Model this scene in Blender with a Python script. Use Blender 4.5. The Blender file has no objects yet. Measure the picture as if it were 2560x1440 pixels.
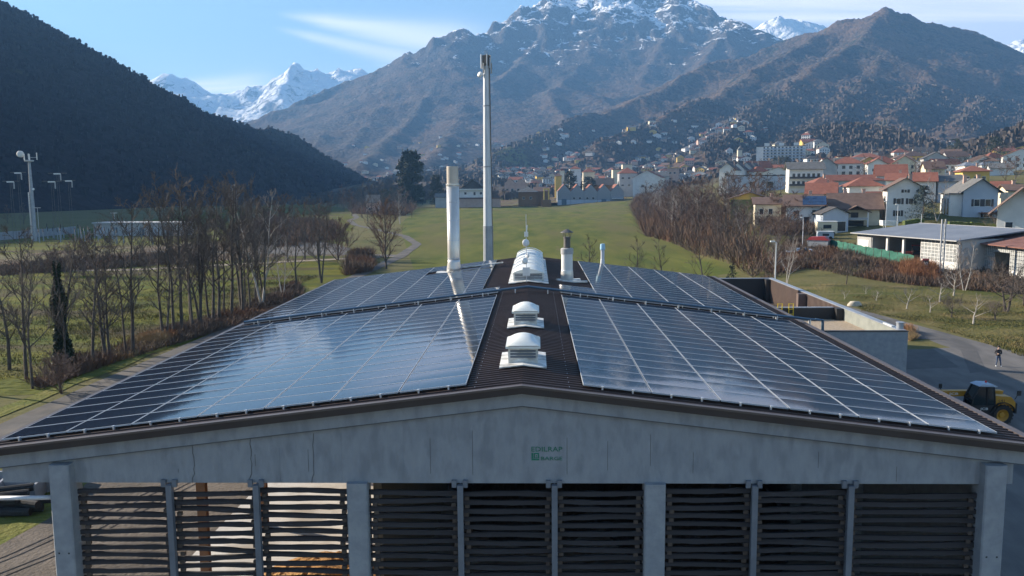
import bpy, math, random
import numpy as np
from mathutils import Vector, Matrix
R = math.radians
random.seed(7)
SC = bpy.context.scene
COL = SC.collection

# ------------------------------------------------------------------ camera
FPX, PIT, YAW, ROL = 2120.0, 0.121, -0.0276, -0.0079
CAM = Vector((0.353, 0.0, 15.58))
_r0 = Vector((math.cos(YAW), -math.sin(YAW), 0)); _h = Vector((math.sin(YAW), math.cos(YAW), 0))
FWD = _h * math.cos(PIT) - Vector((0, 0, math.sin(PIT)))
_u0 = _h * math.sin(PIT) + Vector((0, 0, math.cos(PIT)))
RGT = _r0 * math.cos(ROL) + _u0 * math.sin(ROL)
UPV = _u0 * math.cos(ROL) - _r0 * math.sin(ROL)
cd = bpy.data.cameras.new('camera'); cam = bpy.data.objects.new('camera', cd); COL.objects.link(cam)
cd.sensor_width = 36.0; cd.lens = FPX / 2560 * 36; cd.clip_start = 0.5; cd.clip_end = 40000
M3 = Matrix((RGT, UPV, -FWD)).transposed()
cam.matrix_world = Matrix.Translation(CAM) @ M3.to_4x4()
SC.camera = cam

def ray(px, py):
    return FWD * FPX + RGT * (px - 1280) - UPV * (py - 720)
def pix(px, py, z=0.0):
    d = ray(px, py); t = (z - CAM.z) / d.z; return CAM + d * t
def pixY(px, py, Y):
    d = ray(px, py); return CAM + d * (Y / d.y)

# ------------------------------------------------------------------ light
SUN_AZ, SUN_EL = R(-69), R(22)          # azimuth from +Y, negative = towards -X
SUN_DIR = Vector((math.sin(SUN_AZ) * math.cos(SUN_EL), math.cos(SUN_AZ) * math.cos(SUN_EL), math.sin(SUN_EL)))
sl = bpy.data.lights.new('sun', 'SUN'); sl.energy = 5.0; sl.angle = R(0.5); sl.color = (1.0, 0.88, 0.72)
so = bpy.data.objects.new('sun', sl); COL.objects.link(so); so.location = (-300, 120, 300)
so.rotation_euler = SUN_DIR.to_track_quat('Z', 'Y').to_euler()
W = bpy.data.worlds.new('World'); SC.world = W; W.use_nodes = True
wt = W.node_tree; wn = wt.nodes; wl = wt.links
for n in list(wn): wn.remove(n)
wo = wn.new('ShaderNodeOutputWorld'); bg = wn.new('ShaderNodeBackground'); bg.inputs[1].default_value = 0.066
sky = wn.new('ShaderNodeTexSky'); sky.sky_type = 'NISHITA'; sky.sun_disc = False
sky.sun_elevation = SUN_EL; sky.sun_rotation = SUN_AZ; sky.altitude = 400; sky.air_density = 1.0; sky.dust_density = 0.1; sky.ozone_density = 2.0
tc = wn.new('ShaderNodeTexCoord')
def wmath(op, a, b=None, c=None):
    m = wn.new('ShaderNodeMath'); m.operation = op
    for i, v in enumerate((a, b, c)):
        if v is None: continue
        if isinstance(v, (int, float)): m.inputs[i].default_value = v
        else: wl.new(v, m.inputs[i])
    return m.outputs[0]
sp = wn.new('ShaderNodeSeparateXYZ'); wl.new(tc.outputs['Generated'], sp.inputs[0])
X_, Y_, Z_ = sp.outputs
# thin cirrus sheet: directions projected on a high flat layer, stretched into streaks
den = wmath('ADD', wmath('MAXIMUM', Z_, 0.0), 0.06)
cu = wmath('DIVIDE', X_, den); cv = wmath('DIVIDE', Y_, den)
cb = wn.new('ShaderNodeCombineXYZ'); wl.new(cu, cb.inputs[0]); wl.new(cv, cb.inputs[1])
mp = wn.new('ShaderNodeMapping'); mp.inputs['Rotation'].default_value = (0, 0, R(38)); mp.inputs['Scale'].default_value = (0.16, 0.75, 1); mp.inputs['Location'].default_value = (2.6, 0.9, 0)
wl.new(cb.outputs[0], mp.inputs[0])
nz = wn.new('ShaderNodeTexNoise'); nz.inputs['Scale'].default_value = 1.0; nz.inputs['Detail'].default_value = 7; nz.inputs['Roughness'].default_value = 0.62; nz.inputs['Distortion'].default_value = 0.5
wl.new(mp.outputs[0], nz.inputs['Vector'])
cr = wn.new('ShaderNodeValToRGB'); cr.color_ramp.elements[0].position = 0.50; cr.color_ramp.elements[1].position = 0.78
wl.new(nz.outputs[0], cr.inputs[0])
# two drawn-out wisps above the far snow range and a veil to the right of the peak
az = wmath('ARCTAN2', X_, Y_); el = wmath('ARCSINE', Z_)
def wisp(px0, py0, px1, py1, half, amp):
    a, b = ray(px0, py0).normalized(), ray(px1, py1).normalized()
    A0, E0, A1, E1 = math.atan2(a.x, a.y), math.asin(a.z), math.atan2(b.x, b.y), math.asin(b.z)
    L = math.hypot(A1 - A0, E1 - E0); cx, cy = (A1 - A0) / L, (E1 - E0) / L
    da = wmath('SUBTRACT', az, A0); de = wmath('SUBTRACT', el, E0)
    s = wmath('DIVIDE', wmath('ADD', wmath('MULTIPLY', da, cx), wmath('MULTIPLY', de, cy)), L)
    t = wmath('ADD', wmath('MULTIPLY', da, -cy), wmath('MULTIPLY', de, cx))
    t = wmath('ADD', t, wmath('MULTIPLY', wmath('SUBTRACT', nz.outputs[0], 0.5), half * 1.6))
    w = wmath('MULTIPLY', wmath('ADD', wmath('MULTIPLY', s, 0.9), 0.15), half)
    g = wmath('DIVIDE', t, wmath('MAXIMUM', w, half * 0.08))
    g = wmath('POWER', 2.718, wmath('MULTIPLY', wmath('MULTIPLY', g, g), -1.0))
    e = wmath('MULTIPLY', wmath('SMOOTH_MIN', wmath('MAXIMUM', wmath('MULTIPLY', s, 4.0), 0.0), 1.0, 0.1), wmath('MINIMUM', wmath('MAXIMUM', wmath('MULTIPLY', wmath('SUBTRACT', 1.25, s), 3.0), 0.0), 1.0))
    return wmath('MULTIPLY', wmath('MULTIPLY', g, e), amp)
c1 = wisp(690, 38, 1160, 112, 0.019, 1.15); c2 = wisp(680, 72, 1060, 152, 0.012, 0.8); c3 = wisp(1500, -60, 2700, 60, 0.11, 0.85); c4 = wisp(370, 212, 640, 214, 0.012, 0.8)
cl = wmath('MAXIMUM', wmath('MAXIMUM', c1, c2), wmath('MAXIMUM', c3, c4))
cl = wmath('MINIMUM', wmath('ADD', wmath('MULTIPLY', cl, wmath('ADD', 0.5, cr.outputs[0])), wmath('MULTIPLY', cr.outputs[0], 0.10)), 0.9)
mx = wn.new('ShaderNodeMix'); mx.data_type = 'RGBA'; mx.inputs['B'].default_value = (12.6, 11.4, 12.4, 1)
wl.new(cl, mx.inputs['Factor']); wl.new(sky.outputs[0], mx.inputs['A']); wl.new(mx.outputs['Result'], bg.inputs[0]); wl.new(bg.outputs[0], wo.inputs[0])
SC.view_settings.view_transform = 'Standard'; SC.view_settings.look = 'None'; SC.view_settings.gamma = 1.0; SC.view_settings.use_curve_mapping = False
SC.view_settings.exposure = 1.48
SC.cycles.max_bounces = 4; SC.cycles.diffuse_bounces = 2; SC.cycles.glossy_bounces = 3; SC.cycles.transparent_max_bounces = 4; SC.cycles.volume_bounces = 0; SC.cycles.use_adaptive_sampling = True; SC.cycles.adaptive_threshold = 0.025
SC.cycles.use_denoising = True; SC.cycles.sample_clamp_indirect = 4.0

# ------------------------------------------------------------------ materials
MATS = {}
def mat(name, c1, c2=None, scale=3.0, rough=0.8, metal=0.0, bump=0.0, bscale=None, detail=4, c3=None, s3=0.3, stretch=None, spec=0.5, emit=None, rng=(0.35, 0.65)):
    if name in MATS: return MATS[name]
    m = bpy.data.materials.new(name); m.use_nodes = True; MATS[name] = m
    t = m.node_tree; n = t.nodes; L = t.links; b = n['Principled BSDF']
    b.inputs['Roughness'].default_value = rough; b.inputs['Metallic'].default_value = metal; b.inputs['Specular IOR Level'].default_value = spec
    b.inputs['Base Color'].default_value = (*c1, 1)
    co = n.new('ShaderNodeTexCoord'); vec = co.outputs['Object']
    if stretch:
        mp = n.new('ShaderNodeMapping'); mp.inputs['Scale'].default_value = stretch; L.new(vec, mp.inputs[0]); vec = mp.outputs[0]
    if c2:
        z = n.new('ShaderNodeTexNoise'); z.inputs['Scale'].default_value = scale; z.inputs['Detail'].default_value = detail; z.inputs['Roughness'].default_value = 0.6; L.new(vec, z.inputs['Vector'])
        r = n.new('ShaderNodeValToRGB'); r.color_ramp.elements[0].color = (*c1, 1); r.color_ramp.elements[1].color = (*c2, 1)
        r.color_ramp.elements[0].position = rng[0]; r.color_ramp.elements[1].position = rng[1]; L.new(z.outputs[0], r.inputs[0]); out = r.outputs[0]
        if c3:
            z3 = n.new('ShaderNodeTexNoise'); z3.inputs['Scale'].default_value = s3; z3.inputs['Detail'].default_value = 5; L.new(vec, z3.inputs['Vector'])
            r3 = n.new('ShaderNodeValToRGB'); r3.color_ramp.elements[0].position = 0.48; r3.color_ramp.elements[1].position = 0.64; L.new(z3.outputs[0], r3.inputs[0])
            x = n.new('ShaderNodeMix'); x.data_type = 'RGBA'; x.inputs['B'].default_value = (*c3, 1); L.new(r3.outputs[0], x.inputs['Factor']); L.new(out, x.inputs['A']); out = x.outputs['Result']
        L.new(out, b.inputs['Base Color'])
    if bump:
        zb = n.new('ShaderNodeTexNoise'); zb.inputs['Scale'].default_value = bscale or scale * 4; zb.inputs['Detail'].default_value = 4; L.new(vec, zb.inputs['Vector'])
        bp = n.new('ShaderNodeBump'); bp.inputs['Strength'].default_value = min(bump, 1.0); bp.inputs['Distance'].default_value = 1.0 / (bscale or scale * 4); L.new(zb.outputs[0], bp.inputs['Height']); L.new(bp.outputs[0], b.inputs['Normal'])
    if emit:
        b.inputs['Emission Color'].default_value = (*emit[0], 1); b.inputs['Emission Strength'].default_value = emit[1]
    return m

mat('concrete', (0.255, 0.275, 0.30), (0.315, 0.335, 0.358), 2.6, 0.85, bump=0.12, bscale=9, c3=(0.225, 0.243, 0.266), s3=1.6, stretch=(1.7, 1.7, 0.7), detail=10, rng=(.3, .7))
mat('concrete_plain', (0.25, 0.27, 0.295), (0.32, 0.34, 0.36), 3.0, 0.85, bump=0.12, bscale=12)
mat('joint', (0.10, 0.105, 0.11))
mat('roof_brown', (0.048, 0.031, 0.026), (0.068, 0.045, 0.038), 0.8, 0.55, metal=0.0, spec=0.25)
mat('fascia_brown', (0.030, 0.022, 0.022), (0.042, 0.032, 0.030), 1.0, 0.5)
mat('trim_brown', (0.085, 0.066, 0.060), (0.105, 0.085, 0.076), 1.0, 0.45)
mat('steel_paint', (0.13, 0.15, 0.18), (0.17, 0.19, 0.22), 2.0, 0.5)
mat('slat_wood', (0.014, 0.013, 0.016), (0.031, 0.028, 0.032), 2.2, 0.8, bump=0.3, bscale=14, stretch=(0.25, 3, 3), c3=(0.050, 0.048, 0.053), s3=0.5)
mat('block_wood', (0.065, 0.049, 0.040), (0.105, 0.08, 0.063), 6, 0.85)
mat('rust_post', (0.16, 0.075, 0.035), (0.22, 0.11, 0.05), 2, 0.7)
mat('alu', (0.72, 0.74, 0.77), (0.80, 0.82, 0.84), 3, 0.35, metal=0.55)
mat('galv', (0.50, 0.54, 0.59), (0.62, 0.65, 0.69), 1.2, 0.5, metal=0.15, stretch=(3, 3, .5))
mat('galv_dark', (0.28, 0.31, 0.35), (0.36, 0.39, 0.43), 1.2, 0.5, metal=0.3)
mat('steel_flue', (0.62, 0.60, 0.57), (0.72, 0.70, 0.66), 0.6, 0.32, metal=0.4, stretch=(1, 1, .6))
mat('steel_band', (0.46, 0.42, 0.37), (0.54, 0.50, 0.45), 1.5, 0.45, metal=0.3)
mat('dark_steel', (0.10, 0.095, 0.095), (0.15, 0.14, 0.135), 4, 0.55, metal=0.3)
mat('white_plastic', (0.74, 0.76, 0.70), (0.82, 0.83, 0.78), 2, 0.35)
mat('white_sheet', (0.62, 0.63, 0.60), (0.78, 0.78, 0.75), 3.5, 0.5, c3=(0.33, 0.32, 0.29), s3=2.2)
mat('louver', (0.10, 0.13, 0.17), rough=0.5)
mat('white_paint', (0.78, 0.78, 0.76), (0.84, 0.84, 0.82), 3, 0.5)
mat('blue_metal', (0.075, 0.13, 0.19), (0.10, 0.165, 0.23), 2, 0.4, metal=0.3)
mat('cyan_cap', (0.34, 0.58, 0.74), (0.40, 0.64, 0.78), 3, 0.4)
mat('black', (0.012, 0.012, 0.014), rough=0.6)
mat('rubber', (0.018, 0.018, 0.019), (0.03, 0.03, 0.03), 8, 0.85, bump=0.3, bscale=30)
mat('green_paint', (0.015, 0.16, 0.10), (0.03, 0.21, 0.14), 25, 0.7)
mat('yellow', (0.70, 0.52, 0.02), rough=0.5)
mat('machine_yellow', (0.40, 0.19, 0.012), (0.48, 0.24, 0.018), 3, 0.45)
mat('dark_glass', (0.012, 0.02, 0.022), rough=0.06, spec=0.6)
mat('asphalt', (0.105, 0.098, 0.092), (0.16, 0.147, 0.135), 0.5, 0.9, bump=0.15, bscale=12, c3=(0.078, 0.074, 0.072), s3=0.22, detail=9, stretch=(1.6, .5, 1))
mat('lane', (0.055, 0.051, 0.049), (0.098, 0.090, 0.083), 0.5, 0.9, bump=0.1, bscale=15, c3=(0.125, 0.108, 0.09), s3=0.3)
mat('track_dirt', (0.20, 0.16, 0.12), (0.28, 0.23, 0.17), 0.25, 0.95, bump=0.2, bscale=6)
mat('gravel', (0.30, 0.23, 0.16), (0.46, 0.37, 0.27), 9, 0.95, bump=0.6, bscale=16)
mat('brown_clad', (0.13, 0.095, 0.08), (0.16, 0.115, 0.098), 1.5, 0.55)
mat('dark_clad', (0.022, 0.021, 0.022), rough=0.6)
mat('parapet_in', (0.19, 0.205, 0.185), (0.25, 0.265, 0.24), 1.5, 0.7)
mat('chips', (0.24, 0.11, 0.03), (0.55, 0.30, 0.10), 10, 0.95, bump=1.0, bscale=9)
mat('dark_heap', (0.035, 0.026, 0.02), (0.07, 0.05, 0.038), 5, 0.95, bump=0.8, bscale=7)
mat('slab', (0.50, 0.47, 0.43), (0.64, 0.61, 0.56), 0.5, 0.9, c3=(0.36, 0.32, 0.27), s3=0.35)
mat('hall_wall', (0.24, 0.19, 0.14), (0.29, 0.235, 0.175), 0.6, 0.9)
mat('mud', (0.095, 0.075, 0.057), (0.165, 0.134, 0.105), 0.5, 0.95, bump=0.4, bscale=5, c3=(0.075, 0.060, 0.046), s3=0.25, detail=9)
mat('bark', (0.055, 0.045, 0.038), (0.115, 0.094, 0.080), 2.5, 0.9, bump=0.4, bscale=10)
mat('twig', (0.090, 0.071, 0.060), (0.150, 0.120, 0.102), 1.2, 0.9)
mat('twig_red', (0.10, 0.062, 0.048), (0.16, 0.102, 0.078), 1.2, 0.9)
mat('bark_pale', (0.34, 0.31, 0.28), (0.46, 0.43, 0.39), 2.5, 0.85)
mat('twig_pale', (0.20, 0.165, 0.145), (0.29, 0.245, 0.215), 1.2, 0.9)
mat('ivy', (0.012, 0.022, 0.010), (0.035, 0.055, 0.022), 5, 0.6)
mat('conifer', (0.018, 0.028, 0.018), (0.05, 0.062, 0.035), 0.6, 0.85)
mat('conifer_blue', (0.045, 0.070, 0.068), (0.085, 0.115, 0.105), 0.8, 0.85)
mat('brush', (0.085, 0.058, 0.042), (0.15, 0.105, 0.075), 0.35, 0.95, c3=(0.17, 0.085, 0.045), s3=0.12)
mat('brush_orange', (0.19, 0.075, 0.032), (0.27, 0.13, 0.06), 1.0, 0.95)
mat('dry_grass', (0.24, 0.17, 0.085), (0.34, 0.25, 0.13), 0.6, 0.95, c3=(0.28, 0.13, 0.05), s3=0.3)
mat('hedge', (0.05, 0.075, 0.016), (0.11, 0.14, 0.03), 3, 0.9)
mat('net', (0.018, 0.12, 0.085), (0.035, 0.17, 0.12), 3, 0.8)
mat('rock', (0.42, 0.37, 0.29), (0.56, 0.50, 0.41), 2, 0.9)
mat('tile_red', (0.21, 0.072, 0.045), (0.29, 0.11, 0.070), 0.9, 0.85, bump=0.3, bscale=6)
mat('tile_brown', (0.125, 0.078, 0.060), (0.18, 0.115, 0.088), 0.9, 0.85, bump=0.3, bscale=6)
mat('tile_grey', (0.11, 0.11, 0.108), (0.17, 0.168, 0.16), 0.9, 0.85, bump=0.3, bscale=6)
mat('tile_dark', (0.06, 0.055, 0.055), (0.095, 0.088, 0.085), 0.9, 0.85)
mat('sheet_grey', (0.16, 0.18, 0.215), (0.21, 0.23, 0.265), 0.25, 0.65)
mat('sheet_rust', (0.16, 0.065, 0.045), (0.24, 0.11, 0.08), 0.7, 0.8)
mat('plaster_white', (0.70, 0.69, 0.66), (0.79, 0.78, 0.75), 0.4, 0.85)
mat('plaster_cream', (0.66, 0.58, 0.42), (0.74, 0.66, 0.50), 0.4, 0.85)
mat('plaster_yellow', (0.62, 0.42, 0.10), (0.70, 0.49, 0.14), 0.4, 0.85)
mat('plaster_grey', (0.38, 0.38, 0.38), (0.46, 0.46, 0.455), 0.4, 0.85)
mat('plaster_pink', (0.50, 0.34, 0.27), (0.58, 0.41, 0.33), 0.4, 0.85)
mat('plaster_olive', (0.13, 0.15, 0.07), (0.17, 0.19, 0.09), 0.4, 0.85)
mat('plaster_blue', (0.42, 0.48, 0.56), (0.48, 0.54, 0.62), 0.4, 0.85)
mat('wood_house', (0.17, 0.095, 0.04), (0.23, 0.13, 0.055), 2, 0.8)
mat('shutter', (0.055, 0.05, 0.05), rough=0.6)
mat('pane', (0.03, 0.04, 0.05), rough=0.12)
mat('car_red', (0.50, 0.03, 0.03), rough=0.25); mat('car_white', (0.75, 0.75, 0.75), rough=0.25); mat('car_dark', (0.04, 0.045, 0.05), rough=0.25)
mat('red_machine', (0.42, 0.05, 0.05), rough=0.5)
mat('skin', (0.55, 0.36, 0.27), rough=0.55); mat('jacket', (0.022, 0.018, 0.022), (0.04, 0.033, 0.038), 14, 0.75); mat('jeans', (0.06, 0.085, 0.15), (0.10, 0.13, 0.20), 18, 0.85); mat('hair', (0.02, 0.014, 0.010), rough=0.7)
mat('tuft', (0.06, 0.07, 0.014), (0.15, 0.125, 0.042), 0.5, 0.95, c3=(0.19, 0.145, 0.06), s3=0.2)
mat('asphalt_patch', (0.070, 0.067, 0.066), (0.10, 0.094, 0.09), 0.8, 0.9, detail=9)
mat('insulator', (0.025, 0.02, 0.02), rough=0.4)

def ground_mat():
    m = bpy.data.materials.new('ground_mix'); m.use_nodes = True; t = m.node_tree; n = t.nodes; L = t.links; b = n['Principled BSDF']; b.inputs['Roughness'].default_value = 0.95; b.inputs['Specular IOR Level'].default_value = 0.15
    co = n.new('ShaderNodeTexCoord')
    def nz(s, d=5, ro=0.6, st=None):
        z = n.new('ShaderNodeTexNoise'); z.inputs['Scale'].default_value = s; z.inputs['Detail'].default_value = d; z.inputs['Roughness'].default_value = ro
        if st:
            mp = n.new('ShaderNodeMapping'); mp.inputs['Scale'].default_value = st; L.new(co.outputs['Object'], mp.inputs[0]); L.new(mp.outputs[0], z.inputs['Vector'])
        else: L.new(co.outputs['Object'], z.inputs['Vector'])
        return z.outputs[0]
    def ramp(f, stops):
        r = n.new('ShaderNodeValToRGB'); e = r.color_ramp.elements
        e[0].position, e[0].color = stops[0][0], (*stops[0][1], 1); e[1].position, e[1].color = stops[1][0], (*stops[1][1], 1)
        for p, c in stops[2:]:
            k = e.new(p); k.color = (*c, 1)
        L.new(f, r.inputs[0]); return r.outputs[0]
    def mix(f, a, c):
        x = n.new('ShaderNodeMix'); x.data_type = 'RGBA'; L.new(f, x.inputs['Factor']); L.new(a, x.inputs['A']); L.new(c, x.inputs['B']); return x.outputs['Result']
    g = ramp(nz(0.03, 6), [(0.3, (0.085, 0.095, 0.028)), (0.7, (0.16, 0.135, 0.05))])
    g2 = ramp(nz(1.3, 4), [(0.3, (0.09, 0.085, 0.032)), (0.7, (0.17, 0.145, 0.06))])
    f = ramp(nz(0.12, 5), [(0.4, (0, 0, 0)), (0.62, (1, 1, 1))])
    gm = n.new('ShaderNodeNewGeometry'); sx = n.new('ShaderNodeSeparateXYZ'); L.new(gm.outputs['Position'], sx.inputs[0])
    mr = n.new('ShaderNodeMapRange'); mr.inputs[1].default_value = 640; mr.inputs[2].default_value = 820; L.new(sx.outputs[1], mr.inputs[0])
    ml = n.new('ShaderNodeMath'); ml.operation = 'MULTIPLY'; L.new(mr.outputs[0], ml.inputs[0]); L.new(ramp(nz(0.012, 4), [(0.34, (0.25, 0.25, 0.25)), (0.5, (1, 1, 1))]), ml.inputs[1])
    wd = ramp(nz(0.13, 4, 0.75), [(0.35, (0.03, 0.026, 0.022)), (0.65, (0.105, 0.08, 0.062))])
    L.new(mix(ml.outputs[0], mix(f, g, g2), wd), b.inputs['Base Color'])
    bp = n.new('ShaderNodeBump'); bp.inputs['Strength'].default_value = 0.5; bp.inputs['Distance'].default_value = 0.2; L.new(nz(2.0, 5), bp.inputs['Height']); L.new(bp.outputs[0], b.inputs['Normal'])
    return m
MATS['ground_mix'] = ground_mat()
mat('field', (0.062, 0.086, 0.011), (0.138, 0.138, 0.024), 0.09, 0.95, bump=0.35, bscale=3.0, c3=(0.120, 0.108, 0.034), s3=0.03, spec=0.15, stretch=(1.6, .35, 1), detail=9)
mat('meadow', (0.060, 0.084, 0.006), (0.140, 0.130, 0.011), 0.16, 0.95, bump=0.8, bscale=1.4, c3=(0.080, 0.060, 0.030), s3=0.09, spec=0.15, stretch=(.45, 1.2, 1), detail=9)
mat('orchard_grass', (0.075, 0.085, 0.020), (0.145, 0.125, 0.040), 0.16, 0.95, bump=0.6, bscale=2.5, c3=(0.20, 0.155, 0.065), s3=0.10, spec=0.15)
mat('verge', (0.10, 0.12, 0.02), (0.17, 0.16, 0.04), 0.5, 0.95, bump=0.5, bscale=3, spec=0.15)
mat('brown_earth', (0.105, 0.075, 0.05), (0.16, 0.115, 0.078), 0.2, 0.95, bump=0.6, bscale=1.5, spec=0.15, c3=(0.13, 0.12, 0.05), s3=0.05)

# ------------------------------------------------------------------ mesh helpers
class MB:
    def __init__(s): s.v = []; s.f = []; s.m = []
    def add(s, vs, fs, mi=0):
        o = len(s.v); s.v.extend([tuple(p) for p in vs]); s.f.extend([tuple(i + o for i in q) for q in fs]); s.m.extend([mi] * len(fs)); return s
    def box(s, x0, x1, y0, y1, z0, z1, mi=0):
        return s.add([(x0, y0, z0), (x1, y0, z0), (x1, y1, z0), (x0, y1, z0), (x0, y0, z1), (x1, y0, z1), (x1, y1, z1), (x0, y1, z1)],
                     [(0, 3, 2, 1), (4, 5, 6, 7), (0, 1, 5, 4), (1, 2, 6, 5), (2, 3, 7, 6), (3, 0, 4, 7)], mi)
    def tube(s, pts, rs, n=6, mi=0, cap=True):
        pts = [Vector(p) for p in pts]; k = len(pts)
        if not hasattr(rs, '__len__'): rs = [rs] * k
        vs = []; fs = []; ref = Vector((0.31, 0.77, 0.55)).normalized()
        for i in range(k):
            d = (pts[min(i + 1, k - 1)] - pts[max(i - 1, 0)])
            if d.length < 1e-9: d = Vector((0, 0, 1))
            d.normalize(); a = d.cross(ref)
            if a.length < 0.05: a = d.cross(Vector((1, 0, 0)))
            a.normalize(); b = d.cross(a)
            for j in range(n):
                t = 2 * math.pi * j / n; vs.append(pts[i] + (a * math.cos(t) + b * math.sin(t)) * rs[i])
        for i in range(k - 1):
            for j in range(n):
                fs.append((i * n + j, i * n + (j + 1) % n, (i + 1) * n + (j + 1) % n, (i + 1) * n + j))
        if cap and n > 2:
            fs.append(tuple(range(n))[::-1]); fs.append(tuple((k - 1) * n + j for j in range(n)))
        return s.add(vs, fs, mi)
    def lathe(s, prof, n=20, c=(0, 0, 0), mi=0):
        vs = []; fs = []; k = len(prof)
        for r, z in prof:
            for j in range(n):
                t = 2 * math.pi * j / n; vs.append((c[0] + r * math.cos(t), c[1] + r * math.sin(t), c[2] + z))
        for i in range(k - 1):
            for j in range(n): fs.append((i * n + j, i * n + (j + 1) % n, (i + 1) * n + (j + 1) % n, (i + 1) * n + j))
        fs.append(tuple(range(n))[::-1]); fs.append(tuple((k - 1) * n + j for j in range(n)))
        return s.add(vs, fs, mi)
    def prism(s, poly, y0, y1, mi=0, axis='y'):
        k = len(poly)
        if axis == 'y': vs = [(a, y0, b) for a, b in poly] + [(a, y1, b) for a, b in poly]
        elif axis == 'x': vs = [(y0, a, b) for a, b in poly] + [(y1, a, b) for a, b in poly]
        else: vs = [(a, b, y0) for a, b in poly] + [(a, b, y1) for a, b in poly]
        fs = [tuple(range(k)), tuple(range(k, 2 * k))[::-1]] + [(i, i + k, (i + 1) % k + k, (i + 1) % k) for i in range(k)]
        return s.add(vs, fs, mi)
    def mesh(s, name, mats):
        me = bpy.data.meshes.new(name); me.from_pydata(s.v, [], s.f)
        for q in ([mats] if isinstance(mats, str) else mats): me.materials.append(MATS[q])
        if any(s.m): me.polygons.foreach_set('material_index', s.m)
        me.update(); return me
    def build(s, name, mats, parent=None, loc=None, smooth=False):
        me = s.mesh(name, mats)
        if smooth: me.polygons.foreach_set('use_smooth', [True] * len(me.polygons))
        return link(name, me, parent, loc)
def link(name, me, parent=None, loc=None, rz=0):
    o = bpy.data.objects.new(name, me); COL.objects.link(o)
    if parent is not None: o.parent = parent
    if loc is not None: o.location = loc
    if rz: o.rotation_euler = (0, 0, rz)
    return o
def tag(o, label, cat, group=None):
    o['label'] = label; o['category'] = cat
    if group: o['group'] = group
    return o
def thing(name, loc, label, cat, group=None, rz=0):
    o = bpy.data.objects.new(name, None); COL.objects.link(o); o.location = loc; o.rotation_euler = (0, 0, rz); o.empty_display_size = 0.3
    return tag(o, label, cat, group)
def structure(o, kind='structure'):
    o['kind'] = kind; return o
def copy_tree(o, parent=None):
    c = o.copy(); COL.objects.link(c)
    if parent is not None: c.parent = parent
    for ch in list(o.children): copy_tree(ch, c)
    return c
def text_mesh(s, size, name='lettering'):
    cu = bpy.data.curves.new(name, 'FONT'); cu.body = s; cu.size = size; cu.extrude = 0.004; cu.resolution_u = 2
    o = bpy.data.objects.new(name, cu); COL.objects.link(o)
    dg = bpy.context.evaluated_depsgraph_get(); me = bpy.data.meshes.new_from_object(o.evaluated_get(dg)); bpy.data.objects.remove(o); bpy.data.curves.remove(cu)
    return me
def lettering(s, width, height, mtl, parent, loc, rot=(R(90), 0, 0), name='lettering'):
    me = text_mesh(s, 1.0, name); co = np.empty(len(me.vertices) * 3); me.vertices.foreach_get('co', co); co = co.reshape(-1, 3)
    mn, mxx = co.min(0), co.max(0); co = (co - mn) / np.maximum(mxx - mn, 1e-6) * np.array([width, height, 0.006])
    me.vertices.foreach_set('co', co.ravel()); me.materials.clear(); me.materials.append(MATS[mtl]); me.update()
    o = link(name, me, parent, loc); o.rotation_euler = rot; return o

# ------------------------------------------------------------------ noise
_rs = np.random.RandomState(11); _LAT = _rs.rand(256, 256)
def vn(x, y):
    xi = np.floor(x).astype(int); yi = np.floor(y).astype(int); fx = x - xi; fy = y - yi
    fx = fx * fx * fx * (fx * (fx * 6 - 15) + 10); fy = fy * fy * fy * (fy * (fy * 6 - 15) + 10)
    a = _LAT[xi & 255, yi & 255]; b = _LAT[(xi + 1) & 255, yi & 255]; c = _LAT[xi & 255, (yi + 1) & 255]; d = _LAT[(xi + 1) & 255, (yi + 1) & 255]
    return (a * (1 - fx) + b * fx) * (1 - fy) + (c * (1 - fx) + d * fx) * fy - 0.5
def fbm(x, y, o=5, g=0.5):
    s = 0; a = 1.0
    for i in range(o):
        s = s + a * vn(x + 17.3 * i, y - 9.1 * i); x = x * 2.03; y = y * 2.03; a *= g
    return s
def ridged(x, y, o=5, g=0.55):
    s = 0; a = 1.0
    for i in range(o):
        s = s + a * (1 - 2 * np.abs(2 * vn(x + 31.7 * i, y + 5.3 * i))); x = x * 2.07; y = y * 2.07; a *= g
    return s
def grid_mesh(name, X, Y, Z, mtl, smooth=True):
    ny, nx = X.shape; me = bpy.data.meshes.new(name)
    me.vertices.add(nx * ny); me.vertices.foreach_set('co', np.stack([X, Y, Z], -1).astype(np.float32).ravel())
    i = np.arange((ny - 1) * (nx - 1)); r = i // (nx - 1); c = i % (nx - 1); a = r * nx + c
    q = np.stack([a, a + 1, a + nx + 1, a + nx], 1).astype(np.int32)
    me.loops.add(q.size); me.loops.foreach_set('vertex_index', q.ravel()); me.polygons.add(len(q))
    me.polygons.foreach_set('loop_start', np.arange(0, q.size, 4, dtype=np.int32)); me.polygons.foreach_set('loop_total', np.full(len(q), 4, np.int32))
    me.polygons.foreach_set('use_smooth', np.full(len(q), smooth)); me.materials.append(MATS[mtl]); me.update(calc_edges=True); me.validate()
    return me
def raw_mesh(name, V, F, mtl):
    me = bpy.data.meshes.new(name); V = np.asarray(V, np.float32); F = np.asarray(F, np.int32); k = F.shape[1]
    me.vertices.add(len(V)); me.vertices.foreach_set('co', V.ravel()); me.loops.add(F.size); me.loops.foreach_set('vertex_index', F.ravel()); me.polygons.add(len(F))
    me.polygons.foreach_set('loop_start', np.arange(0, F.size, k, dtype=np.int32)); me.polygons.foreach_set('loop_total', np.full(len(F), k, np.int32)); me.materials.append(MATS[mtl]); me.update(calc_edges=True)
    return me

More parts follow.
